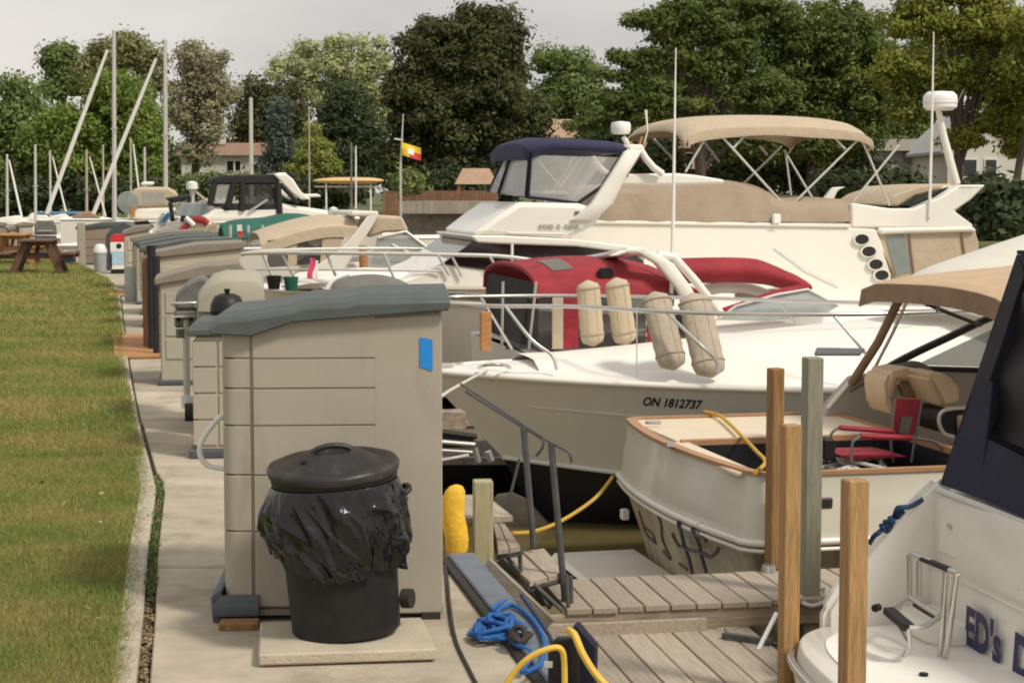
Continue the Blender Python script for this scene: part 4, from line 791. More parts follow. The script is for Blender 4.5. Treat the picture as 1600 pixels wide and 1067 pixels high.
# ================================================================ BOATS
def hullfn(x0, dr, Lh, B, zs, zc, zk, rake, bp=2.2, full=.5):
    def b(s): return max(.02, B / 2 * (1 - (1 - min(1, s / full)) ** bp) ** .85) * (1 - .06 * max(0, s - .6))
    def bc(s): return max(.01, B / 2 * .87 * (1 - (1 - min(1, s / (full + .07))) ** (bp * .9)))
    def X(s, t): return x0 + dr * (s * Lh + rake * (1 - t) * (1 - s) ** 3)
    def P(s, t, side): return Vector((X(s, t), side * lerp(bc(s), b(s), t ** (1 + .45 * (1 - s))), lerp(zc(s), zs(s), t)))
    return b, bc, X, P
def make_hull(t, x0, dr, Lh, B, zs, zc, zk, rake, top='gelcoat', bot='antifoul', deck='deck_white', crown=.05, ns=24, rail='white_plastic', stripe=None, bp=2.2, full=.5):
    b, bc, X, P = hullfn(x0, dr, Lh, B, zs, zc, zk, rake, bp, full); S = [(i / ns) ** 1.4 for i in range(ns + 1)]
    mb = MB()
    for side in (-1, 1): mb.loft([[P(s, k / 6, side) for k in range(7)] for s in S], closed=False, caps=False)
    mb.add([P(1, k / 6, -1) for k in range(7)] + [P(1, k / 6, 1) for k in range(6, -1, -1)], [tuple(range(14))])
    h = t.part('hull', mb, top, smooth=40)
    mb = MB().loft([[P(s, 0, -1), Vector((X(s, -.2), 0, zk(s))), P(s, 0, 1)] for s in S], closed=False, caps=False)
    mb.add([P(1, 0, -1), P(1, 0, 1), Vector((X(1, -.2), 0, zk(1)))], [(0, 1, 2)]); t.part('hull_bottom', mb, bot, smooth=40)
    t.part('deck', MB().loft([[Vector((X(s, 1), y * b(s) * .985, zs(s) - .008 + crown * (1 - y * y) * min(1, s * 5))) for y in np.linspace(-1, 1, 9)] for s in S], closed=False, caps=False), deck, smooth=60)
    rl = MB()
    for side in (-1, 1): rl.tube([P(s, 1, side) + Vector((0, side * .006, -.012)) for s in S], .028, 8)
    t.part('rub_rail', rl, rail, smooth=60)
    if stripe:
        st = MB()
        for side in (-1, 1): st.tube([P(s, 0, side) + Vector((0, side * .006, .012)) for s in S], .022, 6)
        t.part('chine_stripe', st, stripe, smooth=60)
    return h, P, b, X
def boat(name, label, bow, rz=ROT, group='boats moored in the marina', cat='boat'):
    return T(name, (bow.x, bow.y, WATER), rz, label, cat, group)
def slabpx(t, name, px, y, depth, m, taper=1.0, bevel=.02, smooth=35, parent=None, label=None):
    P = [t.py(u, v, y) for u, v in px]; c = sum(P, Vector()) / len(P); Q = [Vector((c.x + (p.x - c.x) * taper, y + depth, p.z)) for p in P]
    n = len(P); mb = MB().add(P + Q, [tuple(range(n))[::-1], tuple(range(n, 2 * n))] + [(i, (i + 1) % n, n + (i + 1) % n, n + i) for i in range(n)])
    return t.part(name, mb, m, parent, label, bevel=bevel, smooth=smooth)
def tub(t, name, px, y, r, m, parent=None, n=8, cm=0, label=None, y1=None):
    P = [t.py(p[0], p[1], p[2] if len(p) > 2 else (y if y1 is None else lerp(y, y1, i / (len(px) - 1)))) for i, p in enumerate(px)]
    return t.part(name, MB().tube(catmull(P, cm) if cm else P, r, n), m, parent, label, smooth=60)
# ---------------------------------------------------------------- white cruiser with registration number (bow left)
bw = at(655, 574, 14.9)
t = ON = boat('motor_cruiser', 'white motor cruiser with grey flared bow, number on its side and cushions on the foredeck', bw)
zs = lambda s: 1.33 - .10 * min(1, s * 3) ; zc = lambda s: .55 - .47 * min(1, s * 1.7); zk = lambda s: .45 - 1.0 * min(1, s * 12) ** .5
Hn, P, b, X = make_hull(t, 0, 1, 10.5, 3.3, zs, zc, zk, .72, top='gelcoat', stripe='white_plastic', crown=.16, rail='gelcoat', bp=2.6, full=.48, ns=40)
bv = BVHTree.FromPolygons([v.co for v in Hn.data.vertices], [p.vertices for p in Hn.data.polygons])
def onhull(u, v):
    o, d = t._r(u, v); h = bv.ray_cast(o, d.normalized()); return h[0] if h[0] is not None else t.py(u, v, -1.3)
band = MB().loft([[P(s, k, -1) + Vector((0, -.012, 0)) for k in (.93, 1.0)] + [P(s, 1, -1) + Vector((0, .06, .012)), P(s, .93, -1) + Vector((0, .05, 0))] for s in [.002 + (i / 30) ** 1.3 * .95 for i in range(31)]])
t.part('gunwale', band, 'gelcoat', smooth=30)
for k in (.60,): t.part('style_line', MB().tube([P(s, lerp(.68, .5, s), -1) + Vector((0, -.003, 0)) for s in np.linspace(.06, .9, 30)], .009, 6), 'gelcoat_grey')
decal('ON 1812737', t, 'registration_number', onhull(1003, 633), onhull(1098, 639), (0, 0, 1), .105, 'letter_navy', t.o, bv, shear=.3, bold=.003, label='dark slanted letters reading ON 1812737')
# trunk cabin rising aft
def tr(s):
    x = s * 7; h = 1.30 + .12 + .38 * max(0, min(1, (x - 1.2) / 4.6)) ** 1.2; w = min(1.22, .32 + .30 * x) ; return x, w, h
t.part('cabin_trunk', MB().loft([[(x, y * w, lerp(1.22, h, (1 - abs(y) ** 5) if abs(y) < 1 else 0)) for y in (-1.06, -1, -.93, -.8, -.5, 0, .5, .8, .93, 1, 1.06)] for x, w, h in [tr(s) for s in np.linspace(.13, 1, 18)]], closed=False, caps=False), 'deck_white', smooth=60)
wp = [t.py(u, v, .2) for u, v in ((1335, 500), (1455, 425), (1610, 370))]
t.part('windshield_cover', MB().sheet([[Vector((p.x + abs(y) ** 2 * .5, y * lerp(1.15, 1.0, i / 4), p.z - abs(y) ** 3 * .12)) for y in np.linspace(-1, 1, 9)] for i, p in enumerate(catmull([t.py(1400, 470, 0), t.py(1450, 428, 0), t.py(1530, 396, 0), t.py(1640, 358, 0)], 3))], .02), 'wall_white', smooth=60)
hp = [t.pz(u, v, 1.72) for u, v in ((1272, 556), (1345, 556), (1352, 548), (1275, 547))]; t.part('hatch', MB().prism(hp, (0, 0, .018)), 'kick_grey', bevel=.008)
t.part('bow_cleat', MB().tube(catmull([t.pz(748, 575, 1.36), t.pz(760, 570, 1.41), t.pz(785, 570, 1.41), t.pz(797, 575, 1.36)], 4), .014), 'steel')
t.part('anchor_roller', MB().bb(-.28, .28, -.07, .07, 1.30, 1.37), 'steel', bevel=.01)
def zr(x): return 1.25 + .56
# bow rail
rl = t.part('bow_rail', MB().tube(catmull([t.pz(u, v, 1.86) for u, v in ((700, 474), (768, 478), (900, 479), (1040, 487), (1200, 491), (1400, 490), (1650, 480))], 6), .017), 'steel', smooth=60)
t.part('bow_rail', MB().tube(catmull([t.pz(u, v, 1.84) for u, v in ((700, 474), (690, 465), (760, 463), (900, 462), (1100, 466), (1300, 472), (1450, 476))], 6), .017), 'steel', smooth=60)
for px in (((790, 479, -.42), (830, 530, -.62), (862, 555, -.66), (870, 578, -.70)), ((1040, 487, -1.15), (1090, 535, -1.36), (1118, 562, -1.4), (1122, 584, -1.42)), ((1300, 490, -1.4), (1330, 525, -1.5), (1352, 552, -1.55))):
    tub(t, 'stanchion', px, 0, .015, 'steel', cm=5)
for px in (((752, 466, .35), (800, 545, .55)), ((1215, 470, 1.3), (1255, 520, 1.4))): tub(t, 'stanchion', px, 0, .012, 'steel')
tub(t, 'wire', ((995, 480, -1.1), (995, 590, -1.25)), 0, .005, 'steel'); tub(t, 'wire', ((1310, 500, -.9), (1350, 550, -.9)), 0, .006, 'steel')
# fender cushions, two pairs
def fender(cu0, cv0, cu1, cv1, y, w, label, m, lean=0):
    a, b_ = t.py(cu0, cv0, y), t.py(cu1, cv1, y + lean); ax = (b_ - a); Ln = ax.length; az = ax.normalized(); s = Vector((0, 1, 0)).cross(az).normalized(); n = az.cross(s)
    f = T('deck_cushion', t.M @ b_, ROT, label, 'cushion', 'beige cushions propped on the foredeck rail'); off = b_
    secs = []
    for i in range(17):
        q = i / 16; k = min(1, (1 - abs(2 * q - 1) ** 6) ** .5 + .12); secs.append([a + az * Ln * q + s * math.cos(g_) * w / 2 * k * (1 + .03 * math.sin(q * 40)) + n * math.sin(g_) * w * .3 * k - off for g_ in np.linspace(0, 2 * PI, 18, endpoint=False)])
    f.part('padding', MB().loft(secs), m, smooth=60)
    for q in (.12, .82): f.part('strap', MB().tube([a + az * Ln * q + s * math.cos(g_) * w * .505 + n * math.sin(g_) * w * .31 - off for g_ in np.linspace(0, 2 * PI, 16, endpoint=False)], .008, 5, closed=True), 'canvas_taupe')
    for k in (-.45, .45): f.part('seam', MB().tube([a + az * Ln * q + s * k * w / 2 * .9 - n * w * .27 - off for q in np.linspace(.1, .9, 7)], .006, 5), m)
fender(918, 438, 927, 541, .55, .215, 'beige cushion nearest the red canopy, leftmost of the four', 'cushion')
fender(962, 434, 978, 539, .55, .22, 'beige cushion second from the left, against the red canopy', 'cushion')
fender(1022, 456, 1053, 578, -.85, .24, 'taupe cushion leaning inside the rail, third from the left', 'cushion_taupe', -.3)
fender(1082, 458, 1112, 590, -.95, .27, 'taupe cushion rightmost of the four, beside the rail stanchion', 'cushion_taupe', -.3)
# mooring line and yellow line
single('rope', MB().tube(catmull([at(762, 578, 14.6), at(735, 592, 12.6), at(700, 612, 10.6), at(672, 632, 9.2)], 5), .010), 'rope_white', 'white mooring line from the cruiser bow to behind the large shed', 'rope')
single('rope', MB().tube(catmull([at(957, 745, 13.3), at(930, 778, 12.6), at(880, 812, 11.8), at(835, 830, 11.1), at(800, 833, 10.8)], 5), .013), 'rope_yellow', 'yellow mooring line from the stained transom to the steps', 'rope')
# outboard lines and chrome bits under the bow: bracket, then an added dark hull
o = at(720, 690, 12.2); tt = T('anchor_bracket', o, ROT, 'dark bracket with chrome rails hanging behind the large shed', 'bracket')
for (u0, v0, u1, v1, r, m) in ((690, 675, 745, 682, .02, 'black_plastic'), (690, 690, 742, 694, .016, 'steel'), (690, 703, 738, 706, .012, 'steel'), (690, 718, 732, 710, .012, 'steel'), (742, 700, 748, 722, .02, 'steel'), (762, 705, 768, 720, .024, 'steel')):
    tt.part('bar', MB().tube([tt.py(u0, v0, 0), tt.py(u1, v1, 0)], r, 8), m)
tt.part('housing', MB().loft([[tt.py(u, v, y) for u, v in ((690, 676), (728, 676), (742, 686), (740, 698), (690, 700))] for y in (.03, .2)]), 'black_plastic', bevel=.01)
single('rubber_block', MB().box(at(700, 655, 12.6), (.22, .2, .12), ROT), 'grey_beam', 'brown weathered timber block above the chrome bracket', 'timber')
tn = T('black_tender', at(690, 720, 16.2), ROT, 'black hull added beyond the cruiser bow to darken the water', 'boat', 'boats moored in the marina')  # made-up hull, darkens the water and its reflection under the bow
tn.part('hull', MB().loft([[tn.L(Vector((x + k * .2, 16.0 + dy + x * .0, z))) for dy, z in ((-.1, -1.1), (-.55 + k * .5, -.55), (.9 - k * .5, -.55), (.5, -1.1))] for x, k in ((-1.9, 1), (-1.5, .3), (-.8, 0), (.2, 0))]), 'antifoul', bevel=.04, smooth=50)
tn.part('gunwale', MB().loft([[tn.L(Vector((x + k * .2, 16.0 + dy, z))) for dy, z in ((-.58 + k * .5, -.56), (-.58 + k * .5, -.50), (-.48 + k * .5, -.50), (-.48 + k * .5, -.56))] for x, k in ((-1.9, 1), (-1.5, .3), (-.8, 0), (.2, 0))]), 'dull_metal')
# grey plastic drum reflection object: weathered stake under steps
dn = T('dinghy_bow', gp(800, 835, WATER), ROT, 'small grey dinghy bow floating under the steps', 'dinghy')
dn.part('hull', MB().loft([[dn.py(u, v, y + k) for u, v, k in ((772, 772, .1), (800, 768, 0), (822, 778, -.05), (868, 828, .0), (860, 850, 0), (778, 850, .1))] for y in (0.3, .9)]), 'seawall', bevel=.03)
# ---------------------------------------------------------------- generic ring hull with the stern at left
def ring(Lh, w, x0, bulge, rad, taper=.55, n=10):
    pts = []
    for y in np.linspace(-w + rad, w - rad, 9): pts.append(Vector((x0 - bulge * (1 - (y / w) ** 2), y, 0)))
    xe = x0 - bulge * (1 - ((w - rad) / w) ** 2)
    for a in np.linspace(.3, PI / 2, 4): pts.append(Vector((xe + rad * (1 - math.cos(a)), w - rad + rad * math.sin(a), 0)))
    sd_ = []
    for q in np.linspace(.12, 1, n):
        y = w * (1 - max(0, (q - taper) / (1 - taper)) ** 2.2); sd_.append((q * Lh, y))
    for x, y in sd_: pts.append(Vector((x, max(y, .0), 0)))
    for x, y in sd_[::-1][1:]: pts.append(Vector((x, -y, 0)))
    for a in np.linspace(PI / 2, .3, 4): pts.append(Vector((xe + rad * (1 - math.cos(a)), -(w - rad + rad * math.sin(a)), 0)))
    return pts
def lv(r, z, dz=None): return [Vector((p.x, p.y, z + (dz(p) if dz else 0))) for p in r]
# old cruiser with the stained transom
sc_ = Vector((1.175, 12.05, 0)); t = CB = T('cabin_boat', (sc_.x, sc_.y, WATER), ROT, 'old cream cabin boat with stained transom, teak trim and brown bimini top', 'boat', 'boats moored in the marina')
hw = 1.39
far = t.L(at(977, 656, 13.4)); near = t.L(at(1195, 744, 10.7))
x_off = 0.0; zT = 1.10; zR = .675
r_top = ring(7.6, hw, 0, .14, .16); r_rub = ring(7.6, hw + .03, -.05, .15, .18); r_bot = ring(7.3, hw * .9, .16, .08, .12); r_kl = ring(7, hw * .4, .3, .05, .1)
lift = lambda p: .14 * max(0, (p.x - 2.6) / 4)
t.part('hull', MB().loft([lv(r_rub, zR, lift), lv(ring(7.55, hw * .985, -.01, .14, .16), zR - .1, lift), lv(ring(7.4, hw * .95, .07, .1, .13), .3, lift), lv(r_bot, -.05)], caps=False), 'hull_stained', smooth=50)
t.part('hull_bottom', MB().loft([lv(r_bot, -.05), lv(r_kl, -.4)]), 'antifoul')
t.part('topside', MB().loft([lv(r_top, zT, lift), lv(ring(7.6, hw + .005, -.015, .145, .16), zT - .17, lift), lv(ring(7.6, hw + .018, -.025, .145, .17), zT - .19, lift), lv(ring(7.6, hw + .02, -.035, .148, .17), zR + .07, lift), lv(r_rub, zR + .03, lift)], caps=False), 'hull_cream', smooth=40)
for dz, rr in ((.012, .022), (-.035, .014)): t.part('rub_rail', MB().tube(lv([Vector((p.x * 1.003 - .01, p.y * 1.012, 0)) for p in r_rub], zR + dz, lift), rr, 8, closed=True), 'gelcoat', smooth=60)
t.part('dark_stripe', MB().tube([p for p in lv([Vector((p.x, p.y * 1.004, 0)) for p in ring(7.6, hw + .016, -.025, .145, .17)], zT - .235, lift) if p.y < -1.3 and p.x > .2], .008, 6), 'letter_brown')
t.part('dark_stripe', MB().tube([p for p in lv([Vector((p.x, p.y * 1.004, 0)) for p in ring(7.6, hw + .018, -.025, .145, .17)], zT - .275, lift) if p.y < -1.3 and p.x > .2], .006, 6), 'letter_brown')
# aft deck, teak cap, open well
yl = t.pz(1100, 688, zT).y
t.part('aft_deck', MB().bb(.0, 1.66, yl, hw - .06, zT - .03, zT - .004), 'deck_cream', bevel=.006)
t.part('aft_deck', MB().bb(-.09, .06, -hw + .16, yl, zT - .03, zT - .004), 'deck_cream', bevel=.006)
cap = [p for p in r_top]
t.part('teak_cap', MB().loft([[p + Vector((0, 0, z)) for p in lv(r_, zT)] for r_, z in ((ring(7.6, hw + .012, -.012, .14, .17), -.012), (ring(7.6, hw + .012, -.012, .14, .17), .012), (ring(7.5, hw - .045, .05, .13, .13), .012), (ring(7.5, hw - .045, .05, .13, .13), -.012))], caps=False), 'teak', smooth=30)
t.part('teak_trim', MB().bb(.0, 1.66, yl - .045, yl, zT - .03, zT + .014), 'teak', bevel=.004); t.part('teak_trim', MB().bb(1.62, 1.67, -hw + .06, hw - .06, zT - .03, zT + .012), 'teak')
t.part('well', MB().add([(.06, -hw + .1, zT - .03), (1.62, -hw + .1, zT - .03), (1.62, yl - .045, zT - .03), (.06, yl - .045, zT - .03), (.06, -hw + .1, zT - .45), (1.62, -hw + .1, zT - .45), (1.62, yl - .045, zT - .45), (.06, yl - .045, zT - .45)], [(4, 5, 6, 7), (0, 1, 5, 4), (1, 2, 6, 5), (2, 3, 7, 6), (3, 0, 4, 7)]), 'antifoul', smooth=0)
rr = random.Random(4); PP = [Vector((.75 + rr.uniform(-.35, .6), yl - .5 + rr.uniform(-.45, .35), zT - .17 + rr.uniform(-.05, .09))) for _ in range(30)]
rp_ = T('rope', t.M @ Vector((.8, yl - .4, zT - .4)), ROT, 'grey white rope coiled in the open stern well', 'rope'); rp_.part('coil', MB().tube([rp_.L(t.M @ p) for p in catmull(PP, 5)], .014, 6), 'rope_white')
t.part('well_tray', MB().bb(.3, 1.5, -1.0, yl - .1, zT - .3, zT - .26), 'dull_metal')
cpx = [(1100, 643, 1.25), (1122, 648, .9), (1140, 662, .5), (1160, 682, .15), (1182, 705, -.2), (1196, 722, -.45), (1180, 738, -.8)]
single('rope', MB().tube([t.M @ p for p in catmull([t.pz(u, v, zT + .03) for u, v, _ in cpx], 6)], .013), 'rope_yellow', 'yellow rope lying across the teak trimmed stern', 'rope')
t.part('cleat', MB().bar(t.pz(1008, 660, zT + .03), t.pz(1033, 660, zT + .03), .03, .03), 'steel', bevel=.008); t.part('cleat', MB().bar(t.pz(1047, 693, zT), t.pz(1047, 693, zT + .06), .04, .04), 'steel')
# cockpit
x1 = 1.70
t.part('cockpit_floor', MB().bb(x1, 5.0, -1.2, 1.2, .42, .46), 'liner_tan', smooth=0)
t.part('bulkhead', MB().bb(x1 - .03, x1, -1.3, 1.3, .42, zT - .03), 'liner_tan', smooth=0)
t.part('side_deck', MB().bb(x1, 7.0, -hw + .03, -1.16, zT - .02, zT - .0), 'deck_cream')
t.part('side_liner', MB().bb(x1, 5.0, -1.2, -1.16, .42, zT - .02), 'liner_tan', smooth=0)
fp = [t.py(u, v, 1.22) for u, v in ((1283, 662), (1293, 640), (1336, 590), (1370, 586), (1400, 572), (1600, 578), (1700, 578))]
fp = [Vector((p.x, 1.22, p.z)) for p in fp]; t.part('far_coaming', MB().prism([Vector((fp[0].x, 1.22, .42))] + fp + [Vector((fp[-1].x, 1.22, .42))], (0, .15, 0)), 'liner_tan', bevel=.01)
t.part('coaming_trim', MB().tube([p + Vector((0, .0, .01)) for p in fp[1:4]], .018), 'gelcoat'); t.part('coaming_trim', MB().tube([p + Vector((0, -.02, -.01)) for p in fp[4:]], .02), 'black_frame')
wl_ = [t.py(u, v, 1.25) for u, v in ((1325, 612), (1400, 567), (1480, 528), (1572, 488), (1680, 470))]
t.part('windshield_frame', MB().tube(catmull(wl_, 5), .032), 'black_frame'); g0 = [t.py(u, v, 1.25) for u, v in ((1432, 570), (1500, 538), (1572, 505), (1680, 490), (1680, 578))]
t.part('windshield', MB().prism(g0, (0, .012, 0)), 'green_glass', smooth=0)
t.part('dash', MB().loft([[t.py(u, v, y) for u, v in ((1372, 600), (1392, 570), (1430, 562), (1456, 574), (1466, 600))] for y in (.75, 1.2)]), 'cover_grey', bevel=.03)
# bimini
fr_ = t.py(1352, 438, 1.1); zb0 = fr_.z; xs = fr_.x
def bim(x, y): return zb0 + .035 * (1 - y * y) + .10 * min(1.6, x - xs) - .02 * max(0, (xs + .12 - x) / .12) ** 2 - .05 * abs(y) ** 8 + .006 * math.sin(x * 5 + y * 4)
t.part('bimini_top', MB().sheet([[Vector((x, y * 1.15, bim(x, y))) for y in np.linspace(-1, 1, 11)] for x in [xs, xs + .06, xs + .14] + list(np.linspace(xs + .3, xs + 3.2, 10))], .015), 'canvas_tan', smooth=60)
t.part('bimini_valance', MB().sheet([[Vector((x, -1.16 - .004 * k, bim(x, -1) - .01 - k * (.12 + .012 * math.sin(x * 9)))) for k in (0, .5, 1)] for x in np.linspace(xs, xs + 3.2, 16)], .01, (0, 1, 0)), 'canvas_brown', smooth=60)
t.part('bimini_valance', MB().sheet([[Vector((xs - .005 - .02 * k, y * 1.16, bim(xs, y) - .005 - k * .13)) for k in (0, .5, 1)] for y in np.linspace(-1, 1, 10)], .01, (-1, 0, 0)), 'canvas_brown', smooth=60)
for px, r, m in ((((1408, 462, .85), (1372, 535, 1.05), (1330, 600, 1.2)), .034, 'canvas_brown'), (((1420, 464, .8), (1395, 520, 1.0), (1362, 584, 1.15)), .012, 'steel'), (((1422, 464, .8), (1470, 484, 1.0), (1532, 508, 1.2)), .016, 'black_frame'), (((1490, 468, .7), (1468, 474, .8), (1464, 486, .95)), .011, 'black_frame'), (((1450, 464, .8), (1448, 478, .85)), .010, 'black_frame')):
    tub(t, 'bimini_pole', px, 0, r, m)
# seats
def seat(us, vs, y, w, m, label=None):
    pass
bk = [t.py(u, v, .35) for u, v in ((1384, 600), (1392, 582), (1420, 576), (1452, 580), (1470, 600), (1486, 640), (1470, 645), (1452, 622), (1428, 596), (1404, 596), (1396, 625), (1402, 652), (1388, 640))]
t.part('helm_seat', MB().prism(bk, (0, .4, 0)), 'seat_beige', bevel=.03, smooth=50, seg=2)
b2 = [t.py(u, v, .0) for u, v in ((1448, 588), (1470, 580), (1496, 594), (1506, 618), (1500, 634), (1474, 640), (1464, 618))]
t.part('helm_seat', MB().prism(b2, (0, .45, 0)), 'seat_beige', bevel=.035, smooth=50, seg=2)
t.part('helm_seat', MB().prism([t.py(u, v, .38) for u, v in ((1404, 597), (1446, 600), (1450, 622), (1412, 620))], (0, .05, 0)), 'canvas_brown', bevel=.01)
t.part('seat_base', MB().prism([t.py(u, v, -.05) for u, v in ((1466, 642), (1524, 640), (1530, 652), (1520, 680), (1500, 684), (1474, 676), (1466, 660))], (0, .45, 0)), 'black_plastic', bevel=.02)
t.part('seat_base', MB().prism([t.py(u, v, -.1) for u, v in ((1500, 650), (1522, 648), (1518, 682), (1502, 682))], (0, .1, 0)), 'seat_beige', bevel=.01)
tub(t, 'seat_rail', ((1530, 636, -.1), (1478, 640, -.1), (1467, 656, -.1), (1474, 676, -.1), (1490, 682, -.1)), 0, .014, 'alu', cm=4)
t.part('console', MB().bb(3.1, 3.5, -.9, 1.1, .46, .98), 'canvas_black', bevel=.02)
# folding red chair
b_ = t.M @ t.py(1380, 722, -.35); c_ = T('folding_chair', (b_.x, b_.y, WATER + .46), ROT, 'red folding chair with grey tube frame in the cockpit', 'chair')
def cp_(u, v, y=0): return c_.py(u, v, y)
c_.part('backrest', MB().prism([cp_(u, v, .05) for u, v in ((1402, 622), (1440, 624), (1434, 662), (1424, 690), (1396, 684), (1398, 650))], (0, .02, 0)), 'chair_red', bevel=.005, label='red fabric back with dark patch')
c_.part('back_patch', MB().prism([cp_(u, v, .04) for u, v in ((1410, 650), (1426, 652), (1420, 678), (1404, 676))], (0, .012, 0)), 'cover_grey')
c_.part('armrest', MB().tube([cp_(1312, 668, -.05), cp_(1396, 674, -.05)], .018), 'chair_red'); c_.part('armrest', MB().tube([cp_(1345, 681, -.2), cp_(1424, 684, -.2)], .02), 'chair_red')
c_.part('seat', MB().prism([cp_(u, v, -.1) for u, v in ((1312, 711), (1394, 709), (1420, 714), (1330, 719))], (0, .35, 0)), 'chair_red', bevel=.008)
for px in (((1398, 625, 0), (1392, 690, 0), (1396, 722, 0)), ((1312, 668, 0), (1298, 680, 0), (1296, 722, 0)), ((1345, 681, -.2), (1332, 692, -.2), (1330, 722, -.2)), ((1424, 684, -.2), (1460, 690, -.2), (1474, 706, -.2), (1474, 724, -.2)), ((1440, 626, .05), (1424, 722, .05))):
    c_.part('tube_frame', MB().tube(catmull([cp_(*q) for q in px], 4), .010), 'dull_metal')
c_.part('side_bag', MB().prism([cp_(u, v, -.1) for u, v in ((1286, 684), (1304, 684), (1308, 700), (1304, 720), (1286, 720))], (0, .12, 0)), 'black_plastic', bevel=.02)
# transom lettering, ladder bracket, platform
hs_ = [o_ for o_ in t.o.children if o_.name.startswith('hull') and 'bottom' not in o_.name][0]; bvc = BVHTree.FromPolygons([v.co for v in hs_.data.vertices], [p.vertices for p in hs_.data.polygons])
def onC(u, v, off=0):
    o, d = t._r(u, v); h = bvc.ray_cast(o, d.normalized()); return (h[0] if h[0] is not None else t.pxx(u, v, 0)) + Vector((-off, 0, 0))
def txr(pts, r, m, name='lettering'):
    t.part(name, MB().tube([onC(940 + p.x / 5.714, 740 + p.y / 5.714, 0) for p in catmull([(x, y, 0) for x, y in pts], 4)], r * 1.4, 6), m, smooth=60)
PL = t.pxx(1000, 800, -.09)
for pts, r in ((((345, 335), (370, 420), (395, 500), (430, 560), (490, 610)), .012), (((515, 375), (540, 460), (545, 560), (590, 680), (625, 750)), .011), (((400, 480), (470, 540), (470, 600)), .010), (((640, 530), (665, 590), (700, 640)), .013), (((560, 690), (620, 750)), .014), (((700, 800), (770, 850)), .010)): txr(pts, r, 'letter_brown')
for pts in (((735, 380), (800, 410), (850, 450), (900, 540), (940, 640), (960, 740), (1005, 895)), ((735, 390), (770, 500), (800, 620), (850, 770), (875, 895)), ((780, 640), (860, 680), (940, 690), (1030, 735), (1090, 700), (1110, 660)), ((900, 540), (980, 570), (1000, 600))):
    t.part('transom_ladder', MB().tube([onC(940 + p.x / 5.714, 740 + p.y / 5.714, .05) for p in catmull([(x, y, 0) for x, y in pts], 4)], .013, 7), 'dark_iron', smooth=60)
tp = t.pxx(940 + 880 / 5.714, 740 + 480 / 5.714, -.16); t.part('ladder_hinge', MB().box(tp, (.04, .05, .08)), 'steel', bevel=.01)
t.part('swim_platform', MB().bb(-.62, .05, -1.15, 1.28, .07, .13), 'gelcoat', bevel=.03); t.part('exhaust', MB().box(onC(982, 803, .03), (.06, .07, .08)), 'white_plastic', bevel=.01)
a = t.py(1290, 786, -hw - .01); t.part('drain_fitting', MB().box(a, (.09, .03, .07)), 'black_frame', bevel=.01)
# ---------------------------------------------------------------- boat with ladder, bottom right
t = ED = T('sport_boat', (2.385, 7.37, WATER), ROT, 'white sport boat with navy canvas, stern ladder and hand lettered name', 'boat', 'boats moored in the marina')
hw = 1.42; zT = 1.35
r0 = ring(8, hw, 0, .05, .10); zc_ = .98
t.part('transom_top', MB().loft([lv(r0, zT), lv(ring(8, hw + .01, -.02, .05, .10), zT - .12), lv(ring(8, hw, .0, .05, .1), zc_)], caps=False), 'gelcoat', smooth=35)
t.part('hull', MB().loft([lv(ring(8, hw + .015, -.03, .05, .10), zc_), lv(ring(8, hw, -.05, .05, .1), .7), lv(ring(7.8, hw * .92, .0, .05, .1), -.2)], caps=True), 'gelcoat', smooth=35)
t.part('trim_line', MB().tube([p for p in lv(ring(8, hw + .02, -.033, .05, .10), zc_) if p.x < .3], .008, 6), 'gelcoat_grey')
t.part('deck', MB().prism(lv(r0, zT - .02), (0, 0, .01)), 'gelcoat', smooth=0)
cr_ = [t.pxx(u, v, -.02) for u, v in ((1466, 766), (1530, 790), (1610, 822), (1700, 860))]; t.part('canvas_rail', MB().tube(cr_, .018), 'alu')
# navy enclosure: rear panel leaning forward, with a dark screen
def cv(u, v): # plane through the transom top leaning forward
    o, d = t._r(u, v); k = .42 / 1.1
    # plane x = (z - zT)*k
    s = (( (o.z - zT) * k - o.x)) / (d.x - d.z * k); return o + d * s
rim = [(1470, 757), (1486, 712), (1532, 575), (1576, 450), (1590, 400), (1612, 392), (1700, 420), (1700, 852), (1600, 806), (1530, 778)]
win = [(1530, 700), (1556, 560), (1590, 458), (1680, 480), (1680, 762), (1600, 730)]
t.part('canvas_panel', MB().sheet([[cv(1470 + (1532 - 1470) * f * 1.0, lerp(757, 580, f)), cv(1530 + 20 * f, lerp(778, 600, f))] for f in (0, .5, 1)], .01, (-1, 0, 0)), 'canvas_navy')
def quadsheet(a, b, c, d, n=8, w=.008, name='canvas_panel', m='canvas_navy', seed=0, ox=0):
    g = [[cv(lerp(lerp(a[0], b[0], i / n), lerp(d[0], c[0], i / n), j / n), lerp(lerp(a[1], b[1], i / n), lerp(d[1], c[1], i / n), j / n)) for j in range(n + 1)] for i in range(n + 1)]
    g = [[p + Vector((ox + noise.noise(p * 3 + Vector((seed, 0, 0))) * w * 3, 0, 0)) for p in r] for r in g]
    return t.part(name, MB().sheet(g, .008, (-1, 0, 0)), m, smooth=60)
quadsheet((1470, 757), (1530, 778), (1546, 690), (1499, 668), name='canvas_panel')
quadsheet((1530, 778), (1700, 852), (1700, 768), (1546, 690), name='canvas_panel')
quadsheet((1499, 668), (1518, 678), (1600, 428), (1590, 398), name='canvas_panel', m='canvas_black', w=.003)
quadsheet((1517, 677), (1700, 762), (1700, 450), (1598, 429), name='mesh_window', m='mesh_screen', w=.03, n=16, ox=.05)
quadsheet((1590, 398), (1606, 432), (1700, 452), (1700, 400), name='canvas_panel')
t.part('canvas_top', MB().sheet([[cv(1588, 398) + Vector((x, y, .02 - .1 * (y < -2) )) for y in np.linspace(.05, -2.7, 6)] for x in (.03, .6, 1.5, 2.6)], .02), 'canvas_navy')
